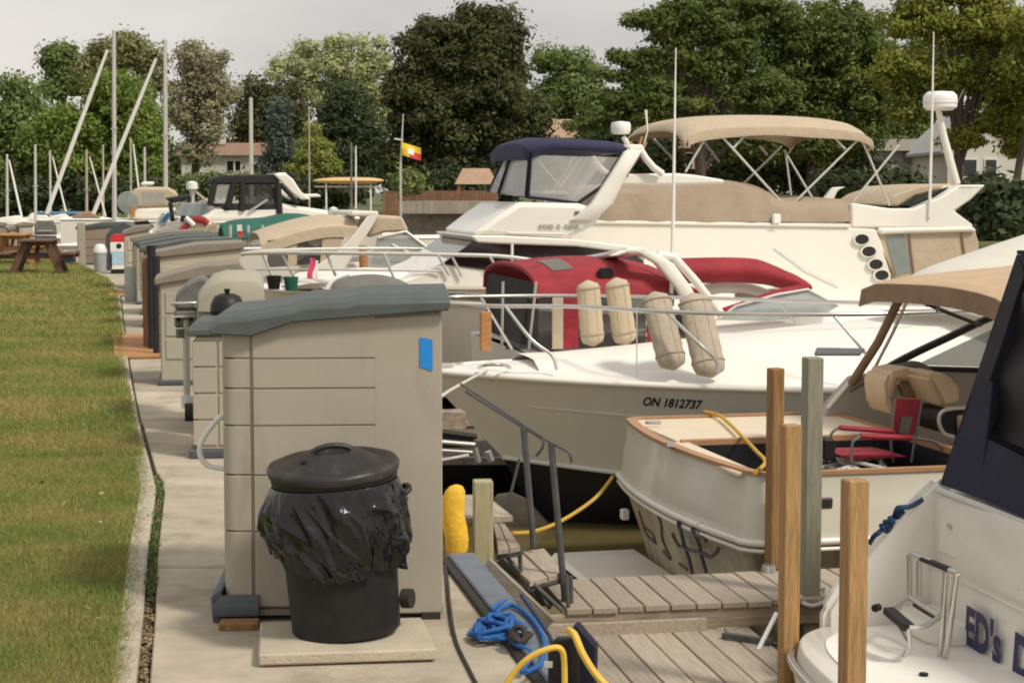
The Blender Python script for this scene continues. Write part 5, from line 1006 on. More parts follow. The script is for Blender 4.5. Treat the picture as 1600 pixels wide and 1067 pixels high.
fa = cv(1470, 757); fb = cv(1590, 398); t.part('side_panel', MB().sheet([[fa.lerp(fb, k) + Vector((x * (1 - .0 * k), .01, 0)) for k in (0, .33, .66, 1)] for x in (.0, .5, 1.2, 2.6)], .01, (0, 1, 0)), 'canvas_navy')
# far quarter wing sloping down to the platform
wg = [t.py(u, v, 1.33) for u, v in ((1466, 745), (1440, 768), (1400, 812), (1355, 862), (1312, 918), (1290, 952))]; zb = .62
t.part('quarter_wing', MB().prism([Vector((.1, 1.33, zT - .0))] + [Vector((p.x, 1.33, p.z)) for p in wg] + [Vector((wg[-1].x, 1.33, zb - .1)), Vector((.1, 1.33, zb - .1))], (0, .1, 0)), 'gelcoat', bevel=.03, smooth=50, seg=2)
# swim platform
zp = .70
pl = [Vector((.02, 1.40, 0)), Vector((-.35, 1.41, 0)), Vector((-.62, 1.33, 0)), Vector((-.80, 1.12, 0)), Vector((-.90, .7, 0)), Vector((-.95, 0, 0)), Vector((-.9, -.8, 0)), Vector((-.75, -1.25, 0)), Vector((-.3, -1.4, 0)), Vector((.02, -1.4, 0))]
plc = catmull(pl, 4)
t.part('swim_platform', MB().loft([lv(plc, zp - .30), lv([Vector((p.x * 1.03, p.y * 1.015, 0)) for p in plc], zp - .14), lv(plc, zp)]), 'gelcoat', bevel=.008, smooth=45)
t.part('platform_pad', MB().prism(lv([Vector((p.x * .86 - .03, p.y * .9, 0)) for p in plc], zp + .002), (0, 0, .006)), 'deck_white', smooth=0)
t.part('platform_rail', MB().tube(lv([Vector((p.x * 1.045, p.y * 1.02, 0)) for p in plc[3:-3]], zp - .07), .02), 'steel', smooth=60)
t.part('platform_step', MB().loft([lv([Vector((0, 1.3, 0)), Vector((-.22, 1.28, 0)), Vector((-.27, 1.2, 0)), Vector((-.27, .9, 0)), Vector((-.22, .82, 0)), Vector((0, .8, 0))], z) for z in (zp, zp + .10)]), 'gelcoat', bevel=.02, smooth=40)
q = t.py(1373, 948, .9); t.part('platform_fitting', MB().tube([q, q + Vector((-.03, -.02, 0))], .018, 10), 'black_plastic'); q = t.pz(1443, 1058, zp); t.part('platform_fitting', MB().tube([q, q + Vector((0, 0, .02))], .02, 10), 'black_plastic')
# ladder standing against the transom
lx = -.30
def lp(u, v, x=lx): return t.pxx(u, v, x)
ld = MB
for px in (((1421, 932), (1421, 866)), ((1436, 930), (1436, 876)), ((1495, 896), (1480, 1010), (1470, 1052)), ((1478, 892), (1468, 1048))): t.part('ladder_rail', MB().tube([lp(*q) for q in px], .014, 10), 'steel', smooth=60)
for px, r, m in (((( 1424, 864), (1496, 896)), .015, 'steel'), (((1440, 872), (1484, 890)), .016, 'black_plastic'), (((1420, 932), (1468, 962)), .014, 'steel'), (((1430, 944), (1466, 966)), .014, 'black_plastic')): t.part('ladder_bar', MB().tube([lp(*q) for q in px], r, 8), m, smooth=60)
o1 = [lp(1420, 934), t.pxx(1388, 953, -.52), t.pxx(1420, 980, -.52), lp(1470, 962)]
t.part('ladder_step', MB().tube([o1[0], o1[1]], .013, 8), 'steel'); t.part('ladder_step', MB().bar(o1[1], o1[2], .05, .03), 'black_plastic'); t.part('ladder_step', MB().tube(catmull([o1[2], t.pxx(1445, 978, -.44), o1[3]], 5), .012, 8), 'steel')
t.part('ladder_step', MB().bar(t.pxx(1425, 1027, -.4), t.pxx(1462, 1046, -.4), .05, .03), 'black_plastic'); t.part('ladder_rail', MB().tube([o1[2], t.pxx(1422, 1008, -.5), t.pxx(1412, 1024, -.5)], .011), 'steel')
t.part('ladder_rail', MB().tube([o1[1], t.pxx(1421, 1005, -.5)], .009), 'steel')
# transom hatch, vent and lettering
hq = [t.pxx(u, v, -.022) for u, v in ((1474, 803), (1500, 815), (1497, 872), (1470, 860))]; t.part('transom_hatch', MB().prism(hq, (-.012, 0, 0)), 'deck_white', bevel=.004); q = t.pxx(1485, 822, -.035); t.part('hatch_latch', MB().box(q, (.012, .05, .02)), 'steel')
q = t.pxx(1597, 908, -.04); t.part('vent_fitting', MB().lathe([(0, .012), (.045, .01), (.05, 0)], n=16).xf(Matrix.Translation(q) @ Matrix.Rotation(-PI / 2, 4, 'Y')), 'dull_metal', label='round grey fitting')
def letters(s, ua, va, ub, vb, hpx, bold=.011):
    a = t.pxx(ua, va, -.105); b = t.pxx(ub, vb, -.105); size = (t.pxx(ua, va - hpx, -.105) - a).length * 1.42
    decal(s, t, 'name_lettering', a, b, (0, 0, 1), size, 'letter_blue', t.o, None, bold=bold, off=.002, label='navy hand painted letters reading ' + s)
letters("ED's", 1507, 1000, 1563, 1037, 56); letters("D", 1581, 1046, 1612, 1068, 62)
q = t.pxx(1462, 1000, -.085); t.part('decal_mark', MB().box(q, (.003, .03, .05)), 'flag_pink')
# blue rope on the quarter
rr = random.Random(9); base = at(1385, 818, 8.55)
P_ = [at(1357, 850, 8.5), at(1365, 838, 8.5)] + [at(lerp(1372, 1410, f) + rr.uniform(-9, 9), lerp(835, 800, f) + rr.uniform(-8, 8), 8.5 + rr.uniform(-.05, .03)) for f in np.linspace(0, 1, 18)] + [at(1425, 790, 8.6), at(1455, 772, 8.7)]
rb_ = T('rope', base, 0, 'dark blue rope tied on the white stern quarter', 'rope'); rb_.part('tangle', MB().tube([rb_.L(p) for p in catmull(P_, 5)], .013, 7), 'rope_navy')
# ---------------------------------------------------------------- boat with red canvas (bow right)
t = RB = T('red_canvas_boat', (at(780, 560, 19).x, 18.9, WATER), ROT, 'white cruiser with red canopy, white arch and long red sun cover', 'boat', 'boats moored in the marina')
make_hull(t, 8.6, -1, 8.6, 3.0, lambda s: 1.55 - .35 * min(1, s * 2), lambda s: .5 - .42 * min(1, s * 2), lambda s: .4 - .7 * min(1, s * 3), .8, stripe=None)
yn = -1.25
def redz(u, v, y): return t.py(u, v, y)
# canopy: arch profile across, lofted fore and aft
st_ = [((786, 545), (783, 430), (815, 412), .0), ((850, 545), (800, 425), (850, 404), 0), ((900, 545), (0, 0), (930, 401), 0), ((1000, 470), (0, 0), (1000, 408), 0), ((1048, 470), (0, 0), (1046, 436), 0)]
us = [(806, 414), (850, 405), (930, 401), (1000, 410), (1046, 438)]; xz = [t.py(u, v, -.2) for u, v in us]
def can(x, z, w, low): return [Vector((x + (.0 if abs(a) < 9 else 0), -math.cos(a) * w, lerp(low, z, math.sin(a) ** .55 if math.sin(a) > 0 else 0))) for a in np.linspace(.0, PI, 15)]
low = xz[0].z - .30
rowsC = [can(p.x, p.z, 1.2, min(low, p.z - .12)) for p in catmull(xz, 4)]; t.part('canopy', MB().sheet(rowsC, .012, (0, 0, 1)), 'canvas_red', smooth=70)
fx = xz[0].x
t.part('canopy_hoop', MB().tube(can(fx - .02, xz[0].z, 1.22, low - .0), .03), 'canvas_red')
low2 = t.py(880, 545, yn).z
for (ua, ub, m) in ((790, 862, 'mesh_screen'), (905, 1010, 'mesh_screen')):
    a, b2 = t.py(ua, 430, yn + .04), t.py(ub, 430, yn + .04); t.part('side_screen', MB().bb(a.x, b2.x, yn + .04, yn + .05, low2, low + .03), m, smooth=0)
for (ua, ub, m) in ((863, 880, 'canvas_beige'), (881, 904, 'canvas_red'), (1012, 1040, 'canvas_red')):
    a, b2 = t.py(ua, 430, yn + .03), t.py(ub, 430, yn + .03); t.part('side_panel', MB().bb(a.x, b2.x, yn + .02, yn + .045, low2, low + .04), m, smooth=0)
t.part('rear_screen', MB().bb(fx - .02, fx - .005, -1.2, 1.2, low2, low + .16), 'canvas_black', smooth=0)
tub(t, 'canopy_pole', ((838, 440, yn - .03), (826, 545, yn - .03)), 0, .016, 'steel'); tub(t, 'canopy_pole', ((786, 440, yn - .03), (784, 545, yn - .03)), 0, .016, 'steel')
t.part('grey_patch', MB().sheet([[p.lerp(q, f) + Vector((0, -.008, .008)) for f in (0, 1)] for p, q in zip(rowsC[3][3:7], rowsC[5][3:7])], .006), 'cover_grey', smooth=60)
t.part('navy_fitting', MB().box(t.py(945, 428, -1.1) , (.16, .1, .12)), 'black_plastic', bevel=.03)
# arch
for y in (-1.3, 1.15):
    P1 = [t.py(u, v, -1.3) for u, v in ((960, 400), (985, 391), (1012, 395), (1040, 412), (1068, 448), (1092, 492))]
    dz_ = 0 if y < 0 else -.2
    t.part('arch_leg', MB().loft([[Vector((p.x - w, y, p.z + dz_)), Vector((p.x + w, y, p.z + dz_)), Vector((p.x + w, y + .14, p.z + dz_)), Vector((p.x - w, y + .14, p.z + dz_))] for p, w in zip(P1, (.04, .07, .09, .09, .08, .08))]), 'gelcoat', bevel=.02, smooth=50)
    P1 = [t.py(u, v, -1.3) for u, v in ((1030, 398), (1056, 402), (1090, 440), (1130, 492))]
    if y < 0: t.part('arch_leg', MB().tube([Vector((p.x, y + .06, p.z)) for p in P1], .045), 'gelcoat', smooth=60)
p = t.py(985, 391, -1.3); t.part('arch_top', MB().loft([[(p.x - .05, y, p.z + dz - .03), (p.x + .18, y, p.z + dz - .03), (p.x + .18, y, p.z + dz + .03), (p.x - .05, y, p.z + dz + .03)] for y, dz in ((-1.3, 0), (-1, -.03), (0, -.12), (1.3, -.2))]), 'gelcoat', bevel=.02)
# forward red cover: U shaped tube
P1 = [t.py(u, v, -.6) for u, v in ((1050, 424), (1120, 422), (1180, 424), (1225, 437), (1258, 448))]
t.part('sun_cover', MB().loft([[c + Vector((math.sin(a) * 0, -math.cos(a) * .2, math.sin(a) * r_)) for a in np.linspace(0, 2 * PI, 14, endpoint=False)] for c, r_ in zip(catmull(P1, 4), [.135] * 9 + [.125, .115, .11, .10, .095, .085, .07, .05])]), 'canvas_red', smooth=70)
P1 = [t.py(u, v, -1.1) for u, v in ((1262, 450), (1225, 457), (1180, 470), (1128, 486))]; t.part('sun_cover', MB().tube(P1, [.05, .05, .04, .03], 8), 'canvas_red', smooth=60)
ws = [t.py(u, v, -1.15) for u, v in ((1120, 500), (1150, 478), (1215, 460), (1262, 452), (1310, 478), (1290, 490), (1200, 502))]
t.part('windshield', MB().prism(ws, (0, .02, 0)), 'pale_glass', smooth=0)
wsn = [t.py(u, v, 1.0) for u, v in ((1262, 452), (1330, 482))]
t.part('windshield', MB().add([ws[3], ws[4] , Vector((ws[4].x + .3, 0, ws[4].z)), Vector((ws[3].x + .1, 0, ws[3].z))] , [(0, 1, 2, 3)]), 'pale_glass', smooth=0)
t.part('windshield_frame', MB().tube([ws[0], ws[1], ws[2], ws[3], ws[4]], .014), 'alu')
t.part('cabin', MB().loft([[Vector((x, y * w, lerp(1.2, h, 1 - abs(y) ** 6))) for y in (-1.05, -.97, -.85, -.5, 0, .5, .85, .97, 1.05)] for x, w, h in [(t.py(u, 480, 0).x, w, t.py(u, v, -.6).z) for u, v, w in ((1060, 492, 1.2), (1160, 490, 1.2), (1290, 486, 1.15), (1400, 494, .9), (1520, 510, .5))]], closed=False, caps=False), 'deck_white', smooth=60)
for k, (pts, m, r_) in enumerate(((((1095, 455), (1130, 448), (1170, 452), (1200, 462)), 'deck_white', .07), (((1110, 440), (1150, 443), (1185, 455)), 'canvas_black', .04), (((1150, 462), (1200, 458), (1235, 452)), 'cushion', .05))): tub(t, 'cockpit_cushion', [(u, v, -.3) for u, v in pts], 0, r_, m, cm=4)
# whip antenna
tub(t, 'whip_antenna', ((1049, 470, -1.2), (1052, 330, -1.2), (1056, 75, -1.2)), 0, [.024, .02, .006], 'white_paint')
tub(t, 'antenna_mount', ((1048, 478, -1.2), (1049, 458, -1.2)), 0, .035, 'dull_metal')
# small pieces on rail: red flag by the foredeck
# ---------------------------------------------------------------- flybridge boat with blue enclosure (bow left)
bw = at(395, 452, 23.2)
t = FA = boat('flybridge_cruiser', 'white flybridge cruiser with navy topped clear enclosure and black windows', bw)
make_hull(t, 0, 1, 9.4, 3.4, lambda s: 1.58 - .3 * min(1, s * 2.2), lambda s: .5 - .42 * min(1, s * 2), lambda s: .4 - .7 * min(1, s * 3), .9, stripe=None, bp=2.6)
yn = -1.25
slabpx(t, 'cabin', ((590, 452), (680, 418), (740, 380), (1010, 398), (1020, 452)), yn, 2.4, 'gelcoat', .97, bevel=.04)
wnd = slabpx(t, 'cabin_window', ((690, 413), (738, 378), (780, 380), (900, 386), (985, 394), (1006, 408), (1006, 430), (800, 428)), yn - .02, 2.44, 'dark_glass', .97, bevel=.01)
tub(t, 'window_mullion', ((800, 380, yn - .035), (800, 420, yn - .035)), 0, .02, 'gelcoat')
slabpx(t, 'roof_overhang', ((735, 368), (745, 379), (780, 381), (900, 385), (980, 395), (1012, 402), (1014, 394), (980, 384), (900, 374), (780, 368)), yn - .06, 2.55, 'gelcoat', .98, bevel=.02)
slabpx(t, 'flybridge', ((738, 367), (778, 338), (812, 316), (905, 318), (946, 330), (930, 352), (884, 376), (780, 369)), yn, 2.4, 'gelcoat', .93, bevel=.06)
slabpx(t, 'flybridge_trim', ((790, 362), (880, 364), (884, 368), (795, 366)), yn - .012, .03, 'gelcoat_grey')
q = t.py(902, 333, yn - .015); t.part('vent', MB().box(q, (.06, .03, .05)), 'dull_metal', bevel=.01); 
decal("Aed 'n Glow", t, 'name_lettering', t.py(845, 356, yn - .02), t.py(903, 358, yn - .02), (0, 0, 1), .075, 'letter_grey', t.o, None, shear=.3, off=.01, label='faint grey boat name in script') if 0 else None
for k, (u, w_) in enumerate(((843, 4), (849, 5), (856, 4), (861, 4), (871, 5), (883, 5), (890, 3), (895, 5), (901, 4))):
    tub(t, 'name_lettering', [(u, 356, yn - .02), (u + 1, 351, yn - .02), (u + w_ * .6, 352, yn - .02), (u + w_, 356.5, yn - .02)], 0, .008, 'letter_grey', cm=3)
# enclosure
def pan(name, px, m, y=yn, th=.012, label=None): P_ = [t.py(p[0], p[1], p[2] if len(p) > 2 else y) for p in px]; n = Vector((0, th, 0)); return t.part(name, MB().prism(P_, n), m, label=label, smooth=0)
yf, yb = yn + .1, 1.05
pan('side_window', [(832, 243), (968, 246), (940, 290), (905, 318), (828, 310)], 'clear_vinyl', yf)
fpan = [t.py(829, 240, yf), t.py(823, 308, yf)]; ftop, fbot = t.py(799, 226, yb), t.py(763, 300, yb); t.part('front_window', MB().sheet([[fpan[0], fpan[1]], [fpan[0].lerp(ftop, .5) + Vector((-.06, 0, .04)), fpan[1].lerp(fbot, .5) + Vector((-.08, 0, 0))], [ftop, fbot]], .01, (-1, 0, 0)), 'clear_vinyl')
t.part('far_window', MB().prism([t.py(u, v, yb) for u, v in ((800, 232), (950, 246), (900, 308), (764, 300))], (0, .012, 0)), 'clear_vinyl', smooth=0)
ct = [t.py(u, v, yf) for u, v in ((824, 232), (836, 225), (860, 221), (900, 222), (960, 226), (984, 230))]
t.part('canvas_top', MB().loft([[Vector((p.x, y, p.z + dz - .0)) for p in ct] + [Vector((p.x, y, p.z - (.10 if i < 4 else .16) + dz * .3)) for i, p in enumerate(ct[::-1])] for y, dz in ((yf - .03, -.02), (yf + .3, .05), (0, .08), (yb - .3, .05), (yb + .03, -.02))]), 'canvas_navy_light', smooth=50, bevel=.01)
for px, r_ in ((((829, 238), (823, 308)), .03), (((829, 238), (823, 308)), .03), (((970, 245), (940, 292), (905, 316)), .022), (((823, 308), (860, 312), (905, 318)), .02)): tub(t, 'canvas_seam', [(u, v, yf - .01) for u, v in px], 0, r_, 'canvas_navy')
for px in (((836, 246), (876, 292)), ((908, 246), (876, 292))): tub(t, 'canopy_pole', [(u, v, yf + .06) for u, v in px], 0, .013, 'white_paint')
t.part('canvas_seam', MB().tube([fpan[0].lerp(ftop, .55) + Vector((-.07, 0, .04)), fpan[1].lerp(fbot, .55) + Vector((-.09, 0, 0))], .024), 'canvas_navy'); t.part('canvas_seam', MB().tube([ftop, fbot], .02), 'canvas_navy')
slabpx(t, 'helm', ((830, 307), (836, 302), (885, 302), (890, 314)), yn + .5, 1.2, 'cover_grey', 1, .02)
slabpx(t, 'helm_cover', ((850, 298), (885, 298), (889, 304), (848, 304)), yn + .3, .8, 'white_plastic', 1, .02)
# arch
for y in (yn - .05, 1.12):
    P1 = [t.py(u, v, yn) for u, v in ((908, 345), (940, 318), (965, 275), (990, 235))]
    t.part('arch_leg', MB().loft([[Vector((p.x - w, y, p.z)), Vector((p.x + w, y, p.z)), Vector((p.x + w, y + .14, p.z)), Vector((p.x - w, y + .14, p.z))] for p, w in zip(P1, (.16, .14, .11, .11))]), 'gelcoat', bevel=.02, smooth=50)
    P1 = [t.py(u, v, yn) for u, v in ((1000, 232), (1010, 248), (1022, 262), (1036, 272))]; t.part('arch_leg', MB().tube([Vector((p.x, y + .07, p.z)) for p in P1], .045), 'gelcoat', smooth=60)
    P1 = [t.py(u, v, yn) for u, v in ((1000, 240), (985, 262), (978, 276))]; t.part('arch_leg', MB().tube([Vector((p.x, y + .07, p.z)) for p in P1], .03), 'dull_metal', smooth=60)
p = t.py(993, 232, yn); t.part('arch_top', MB().bb(p.x - .1, p.x + .12, yn, 1.25, p.z - .05, p.z + .05), 'gelcoat', bevel=.03)
slabpx(t, 'aft_hardtop', ((958, 272), (1060, 271), (1090, 274), (1132, 281), (1134, 287), (1060, 289), (958, 289)), yn + .1, .5, 'gelcoat', 1, .03)
p = t.py(970, 200, 0); t.part('radar_dome', MB().lathe([(0, -.09), (.11, -.085), (.135, -.04), (.135, .04), (.12, .075), (0, .09)], (p.x, 0, p.z), 20), 'white_plastic', smooth=50)
tub(t, 'radar_mast', ((974, 214, 0), (986, 234, 0)), 0, .035, 'white_paint')
tub(t, 'antenna', ((1009, 172, 0), (1012, 205, .0), (1003, 236, .0)), 0, [.02, .008, .012], 'white_paint'); q = t.py(1009, 172, 0)
for px in (((985, 222), (993, 236)), ((1003, 214), (997, 234)), ((1010, 222), (1004, 234))): tub(t, 'rod_holder', [(u, v, -.4) for u, v in px], 0, .018, 'orange_wood')
# foredeck and rail
slabpx(t, 'trunk', ((440, 452), (480, 434), (600, 426), (690, 428), (700, 452)), -.8, 1.7, 'deck_white', .9, bevel=.08)
tub(t, 'bow_rail', ((370, 412, -.2), (374, 398, -.35), (440, 395, -.7), (560, 396, -1.1), (700, 398, -1.3), (800, 402, -1.35), (900, 420, -1.4)), 0, .026, 'alu', cm=4)
tub(t, 'bow_rail', ((385, 424, -.3), (420, 421, -.6), (560, 422, -1.1), (690, 424, -1.3)), 0, .012, 'alu', cm=4)
tub(t, 'bow_rail', ((370, 412, -.2), (380, 396, .3), (460, 390, .8), (600, 388, 1.2), (700, 390, 1.3)), 0, .02, 'alu', cm=4)
for u0, v0, u1, v1, y in ((440, 396, 462, 438, -.7), (510, 396, 530, 444, -.95), (600, 397, 622, 450, -1.2), (684, 398, 702, 430, -1.3), (705, 399, 722, 432, -1.3), (765, 400, 785, 436, -1.35), (410, 396, 425, 432, -.4)): tub(t, 'stanchion', ((u0, v0, y), (u1, v1, y)), 0, .018, 'alu')
t.part('anchor', MB().tube([t.py(372, 418, 0), t.py(395, 436, 0), t.py(410, 440, 0)], .04), 'dull_metal')
# ---------------------------------------------------------------- large yacht with beige bimini (bow left)
bw = at(700, 450, 26.5)
t = YA = boat('motor_yacht', 'largest white motor yacht with taupe flybridge cover and beige bimini top', bw)
yn = -1.75; BX = t
make_hull(t, 0, 1, 8.6, 4.0, lambda s: 1.2, lambda s: .4, lambda s: -.4 + .4 * (1 - s) ** 3, .9, stripe=None, bp=2.6)
slabpx(t, 'superstructure', ((880, 470), (885, 372), (905, 346), (1330, 353), (1372, 356), (1392, 420), (1400, 480)), yn, 3.5, 'gelcoat', .97, bevel=.05)
slabpx(t, 'deck_side', ((1372, 356), (1521, 354), (1528, 362), (1376, 366)), yn - .03, 3.5, 'gelcoat', 1, .03)
slabpx(t, 'flybridge_ledge', ((905, 344), (1330, 350), (1330, 356), (905, 350)), yn - .04, 3.58, 'gelcoat', 1, .02)
for k, (u, v) in enumerate(((1346, 374), (1357, 393), (1368, 413), (1377, 430))):
    q = t.py(u, v, yn - .02); fr = t.part('porthole', MB().lathe([(.135, 0), (.14, .02), (.11, .025), (.108, .0)], n=20).xf(Matrix.Translation(q) @ Matrix.Diagonal((1, 1, .68, 1)) @ Matrix.Rotation(PI / 2, 4, 'X')), 'gelcoat_grey'); t.part('pane', MB().lathe([(0, .006), (.11, .006), (.11, 0)], n=20).xf(Matrix.Translation(q) @ Matrix.Diagonal((1, 1, .68, 1)) @ Matrix.Rotation(PI / 2, 4, 'X')), 'dark_glass', fr)
slabpx(t, 'side_moulding', ((1208, 388), (1213, 386), (1262, 420), (1312, 444), (1310, 450), (1258, 425)), yn - .015, .03, 'gelcoat_grey', 1, .005)
slabpx(t, 'aft_enclosure', ((1364, 362), (1524, 360), (1530, 380), (1528, 430), (1398, 435)), yn + .05, 3.2, 'canvas_beige', 1, .02)
slabpx(t, 'enclosure_window', ((1384, 370), (1414, 366), (1424, 425), (1400, 430)), yn + .03, .02, 'pale_glass', 1, .002); 
for px in (((1364, 362), (1398, 435)), ((1420, 362), (1428, 430)), ((1502, 362), (1512, 430))): tub(t, 'enclosure_seam', [(u, v, yn + .03) for u, v in px], 0, .014, 'canvas_brown')
# flybridge canvas cover with folds
P1 = catmull([t.py(u, v, yn) for u, v in ((924, 345), (948, 303), (1000, 300), (1050, 289), (1110, 286), (1160, 290), (1195, 298), (1232, 316), (1280, 315), (1330, 318))], 4); zl = t.py(1000, 346, yn).z
rowsC = []
for i, p in enumerate(P1):
    wv_ = .015 * math.sin(i * 1.1); rowsC.append([Vector((p.x, y, z)) for y, z in ((yn - .02 + wv_, zl), (yn + .01 + wv_ * 2, lerp(zl, p.z, .55)), (yn + .06, p.z - .02), (yn + .3, p.z + .06), (0, p.z + .1), (-yn - .3, p.z + .06), (-yn, p.z - .03), (-yn, zl))])
t.part('flybridge_cover', MB().sheet(rowsC, .015), 'canvas_taupe', smooth=50)
# aft flybridge wing
slabpx(t, 'aft_wing', ((1330, 317), (1392, 326), (1428, 326), (1470, 308), (1500, 289), (1541, 289), (1518, 312), (1492, 330), (1522, 352), (1520, 357), (1330, 356)), yn, .22, 'gelcoat', 1, .03)
slabpx(t, 'aft_wing', ((1330, 317), (1392, 326), (1428, 326), (1470, 308), (1500, 289), (1541, 289), (1518, 312), (1492, 330), (1522, 352), (1520, 357), (1330, 356)), 1.4, .22, 'gelcoat', 1, .03)
slabpx(t, 'flybridge_floor', ((1330, 340), (1500, 340), (1510, 354), (1330, 354)), yn + .2, 3.0, 'gelcoat', 1, .02)
slabpx(t, 'wing_top', ((1498, 290), (1540, 290), (1532, 296), (1492, 297)), yn, 3.3, 'gelcoat', 1, .02)
slabpx(t, 'seat_cover', ((1376, 320), (1400, 304), (1440, 290), (1490, 287), (1486, 292), (1430, 306), (1404, 322)), yn + .5, 1.8, 'canvas_beige', 1, .03)
slabpx(t, 'wing_window', ((1408, 320), (1425, 310), (1482, 292), (1478, 300), (1432, 322)), yn + .28, .02, 'dark_glass', 1, .0)
slabpx(t, 'small_davit', ((1283, 314), (1290, 308), (1302, 293), (1322, 292), (1310, 298), (1303, 313)), .4, .1, 'white_plastic', 1, .02)
q = t.py(1213, 342, yn - .05); t.part('deck_light', MB().box(q, (.12, .08, .14)), 'white_plastic', bevel=.02)
# bimini
yb0, yb1 = yn + .1, 1.55
top_ = [t.py(u, v, yb0) for u, v in ((1070, 204), (1080, 193), (1105, 185), (1150, 181), (1220, 180), (1290, 183), (1338, 189), (1358, 197), (1364, 206), (1358, 213))]
xs_ = [p.x for p in catmull(top_, 3)]; zs_ = [p.z for p in catmull(top_, 3)]; ze0 = t.py(1200, 210, yb0).z
rowsB = []
for x, z in zip(xs_, zs_):
    r_ = []
    for y in np.linspace(-1, 1, 13): r_.append(Vector((x, lerp(yb0, yb1, (y + 1) / 2), z - .20 * abs(y) ** 5 + .05 * (1 - y * y) - .0)))
    rowsB.append(r_)
t.part('bimini_top', MB().sheet(rowsB, .02), 'canvas_beige', smooth=60)
val = [[Vector((x, yb0 - .012, z - .17)), Vector((x, yb0 - .02, z - .26)), Vector((x, yb0 - .012, z - .20 - .10 - .012 * math.sin(x * 4)))] for x, z in zip(xs_[2:-3], zs_[2:-3])]
t.part('bimini_valance', MB().sheet(val, .012, (0, 1, 0)), 'canvas_beige', smooth=60)
def Z4(x, y): return (1000 + x / 2.667, 130 + y / 2.667)
nr, fr2 = yb0, yb1
for (a, b2, y0, y1) in (((290, 200), (190, 370), nr, nr), ((330, 210), (610, 520), nr, nr), ((440, 215), (385, 275), nr, nr), ((590, 265), (430, 420), fr2, fr2), ((500, 265), (530, 300), fr2, fr2), ((600, 280), (725, 490), fr2, fr2), ((606, 285), (630, 470), fr2, fr2), ((915, 230), (590, 550), nr, nr), ((800, 215), (855, 275), nr, nr), ((925, 235), (1040, 510), nr, nr), ((1080, 258), (890, 490), nr, nr), ((270, 250), (330, 330), fr2, fr2), ((40, 215), (150, 330), fr2, fr2)):
    p0, p1 = Z4(*a), Z4(*b2); tub(t, 'bimini_pole', ((*p0, y0 + .05), (*p1, y1 + .05)), 0, .018, 'alu')
# radar mast
p = t.py(1469, 158, 0); t.part('radar_dome', MB().lathe([(0, -.15), (.2, -.145), (.26, -.1), (.265, 0), (.26, .08), (.2, .14), (0, .155)], (p.x, 0, p.z), 24), 'white_plastic', smooth=50); t.part('dome_band', MB().lathe([(.268, -.012), (.272, 0), (.268, .012)], (p.x, 0, p.z - .03), 24), 'gelcoat_grey')
tub(t, 'radar_mast', ((1466, 172, 0), (1475, 215, 0), (1494, 288, 0)), 0, [.05, .06, .075], 'gelcoat')
tub(t, 'whip_antenna', ((1452, 340, yn - .02), (1456, 200, yn - .02), (1459, 50, yn - .02)), 0, [.025, .02, .008], 'white_paint'); tub(t, 'antenna', ((1492, 168, .1), (1506, 140, .1)), 0, .012, 'dull_metal')
# ---------------------------------------------------------------- mid distance boats at left
def small_boat(name, label, u0, u1, vdeck, Y, B=2.8, bow=1, z0=None, deck='deck_white'):
    a, b = at(u0, vdeck, Y), at(u1, vdeck, Y); t = T(name, (a.x, Y, WATER), ROT, label, 'boat', 'boats moored in the marina'); Ln = (b - a).length / math.cos(ROT); f = a.z - WATER
    make_hull(t, Ln if bow > 0 else 0, -1 if bow > 0 else 1, Ln, B, lambda s: f, lambda s: .15 + .3 * (1 - s) ** 3, lambda s: -.3 + .4 * (1 - s) ** 4, .6, ns=12, deck=deck, bot='antifoul', crown=.08)
    return t
# beige canopy boat with arch and glass windshield
t = small_boat('cabin_cruiser', 'small cruiser with beige canopy, white arch and pale glass windshield', 395, 742, 440, 30.5, 3.0)
yn = -1.3
slabpx(t, 'cabin', ((470, 440), (500, 415), (590, 408), (690, 410), (735, 425), (742, 440)), yn + .1, 2.4, 'gelcoat', .95, bevel=.06)
rowsC = [[Vector((p.x, y, p.z - .18 * abs(y / 1.25) ** 4 + .06)) for y in np.linspace(-1.25, 1.25, 9)] for p in catmull([t.py(u, v, yn) for u, v in ((408, 372), (435, 362), (480, 349), (520, 343), (560, 345))], 4)]
t.part('canopy', MB().sheet(rowsC, .02), 'canvas_beige', smooth=60)
t.part('canopy_side', MB().sheet([[r[0], r[0] + Vector((0, -.02, -.17))] for r in rowsC], .012, (0, 1, 0)), 'canvas_beige')
slabpx(t, 'front_canopy', ((590, 338), (628, 338), (640, 362), (600, 364), (575, 372)), yn + .2, 2.1, 'canvas_beige', .9, .04)
slabpx(t, 'canopy_screen', ((418, 376), (450, 372), (450, 416), (418, 418)), yn + .05, .02, 'mesh_screen', 1, 0); slabpx(t, 'canopy_screen', ((464, 370), (505, 366), (500, 412), (464, 414)), yn + .05, .02, 'mesh_screen', 1, 0)
slabpx(t, 'canopy_side', ((505, 366), (545, 356), (520, 412), (500, 412)), yn + .04, .02, 'canvas_beige', 1, 0); slabpx(t, 'canopy_side', ((450, 372), (464, 370), (464, 414), (450, 416)), yn + .04, .02, 'canvas_beige', 1, 0)
for y in (yn, 1.2): t.part('arch_leg', MB().loft([[Vector((p.x - w, y, p.z)), Vector((p.x + w, y, p.z)), Vector((p.x + w, y + .12, p.z)), Vector((p.x - w, y + .12, p.z))] for p, w in ((t.py(u, v, yn), w) for u, v, w in ((508, 425, .3), (540, 395, .16), (565, 365, .11), (585, 335, .09)))]), 'gelcoat', bevel=.02)
p = t.py(582, 333, yn); t.part('arch_top', MB().bb(p.x - .35, p.x + .1, yn, 1.3, p.z - .05, p.z + .03), 'gelcoat', bevel=.02)
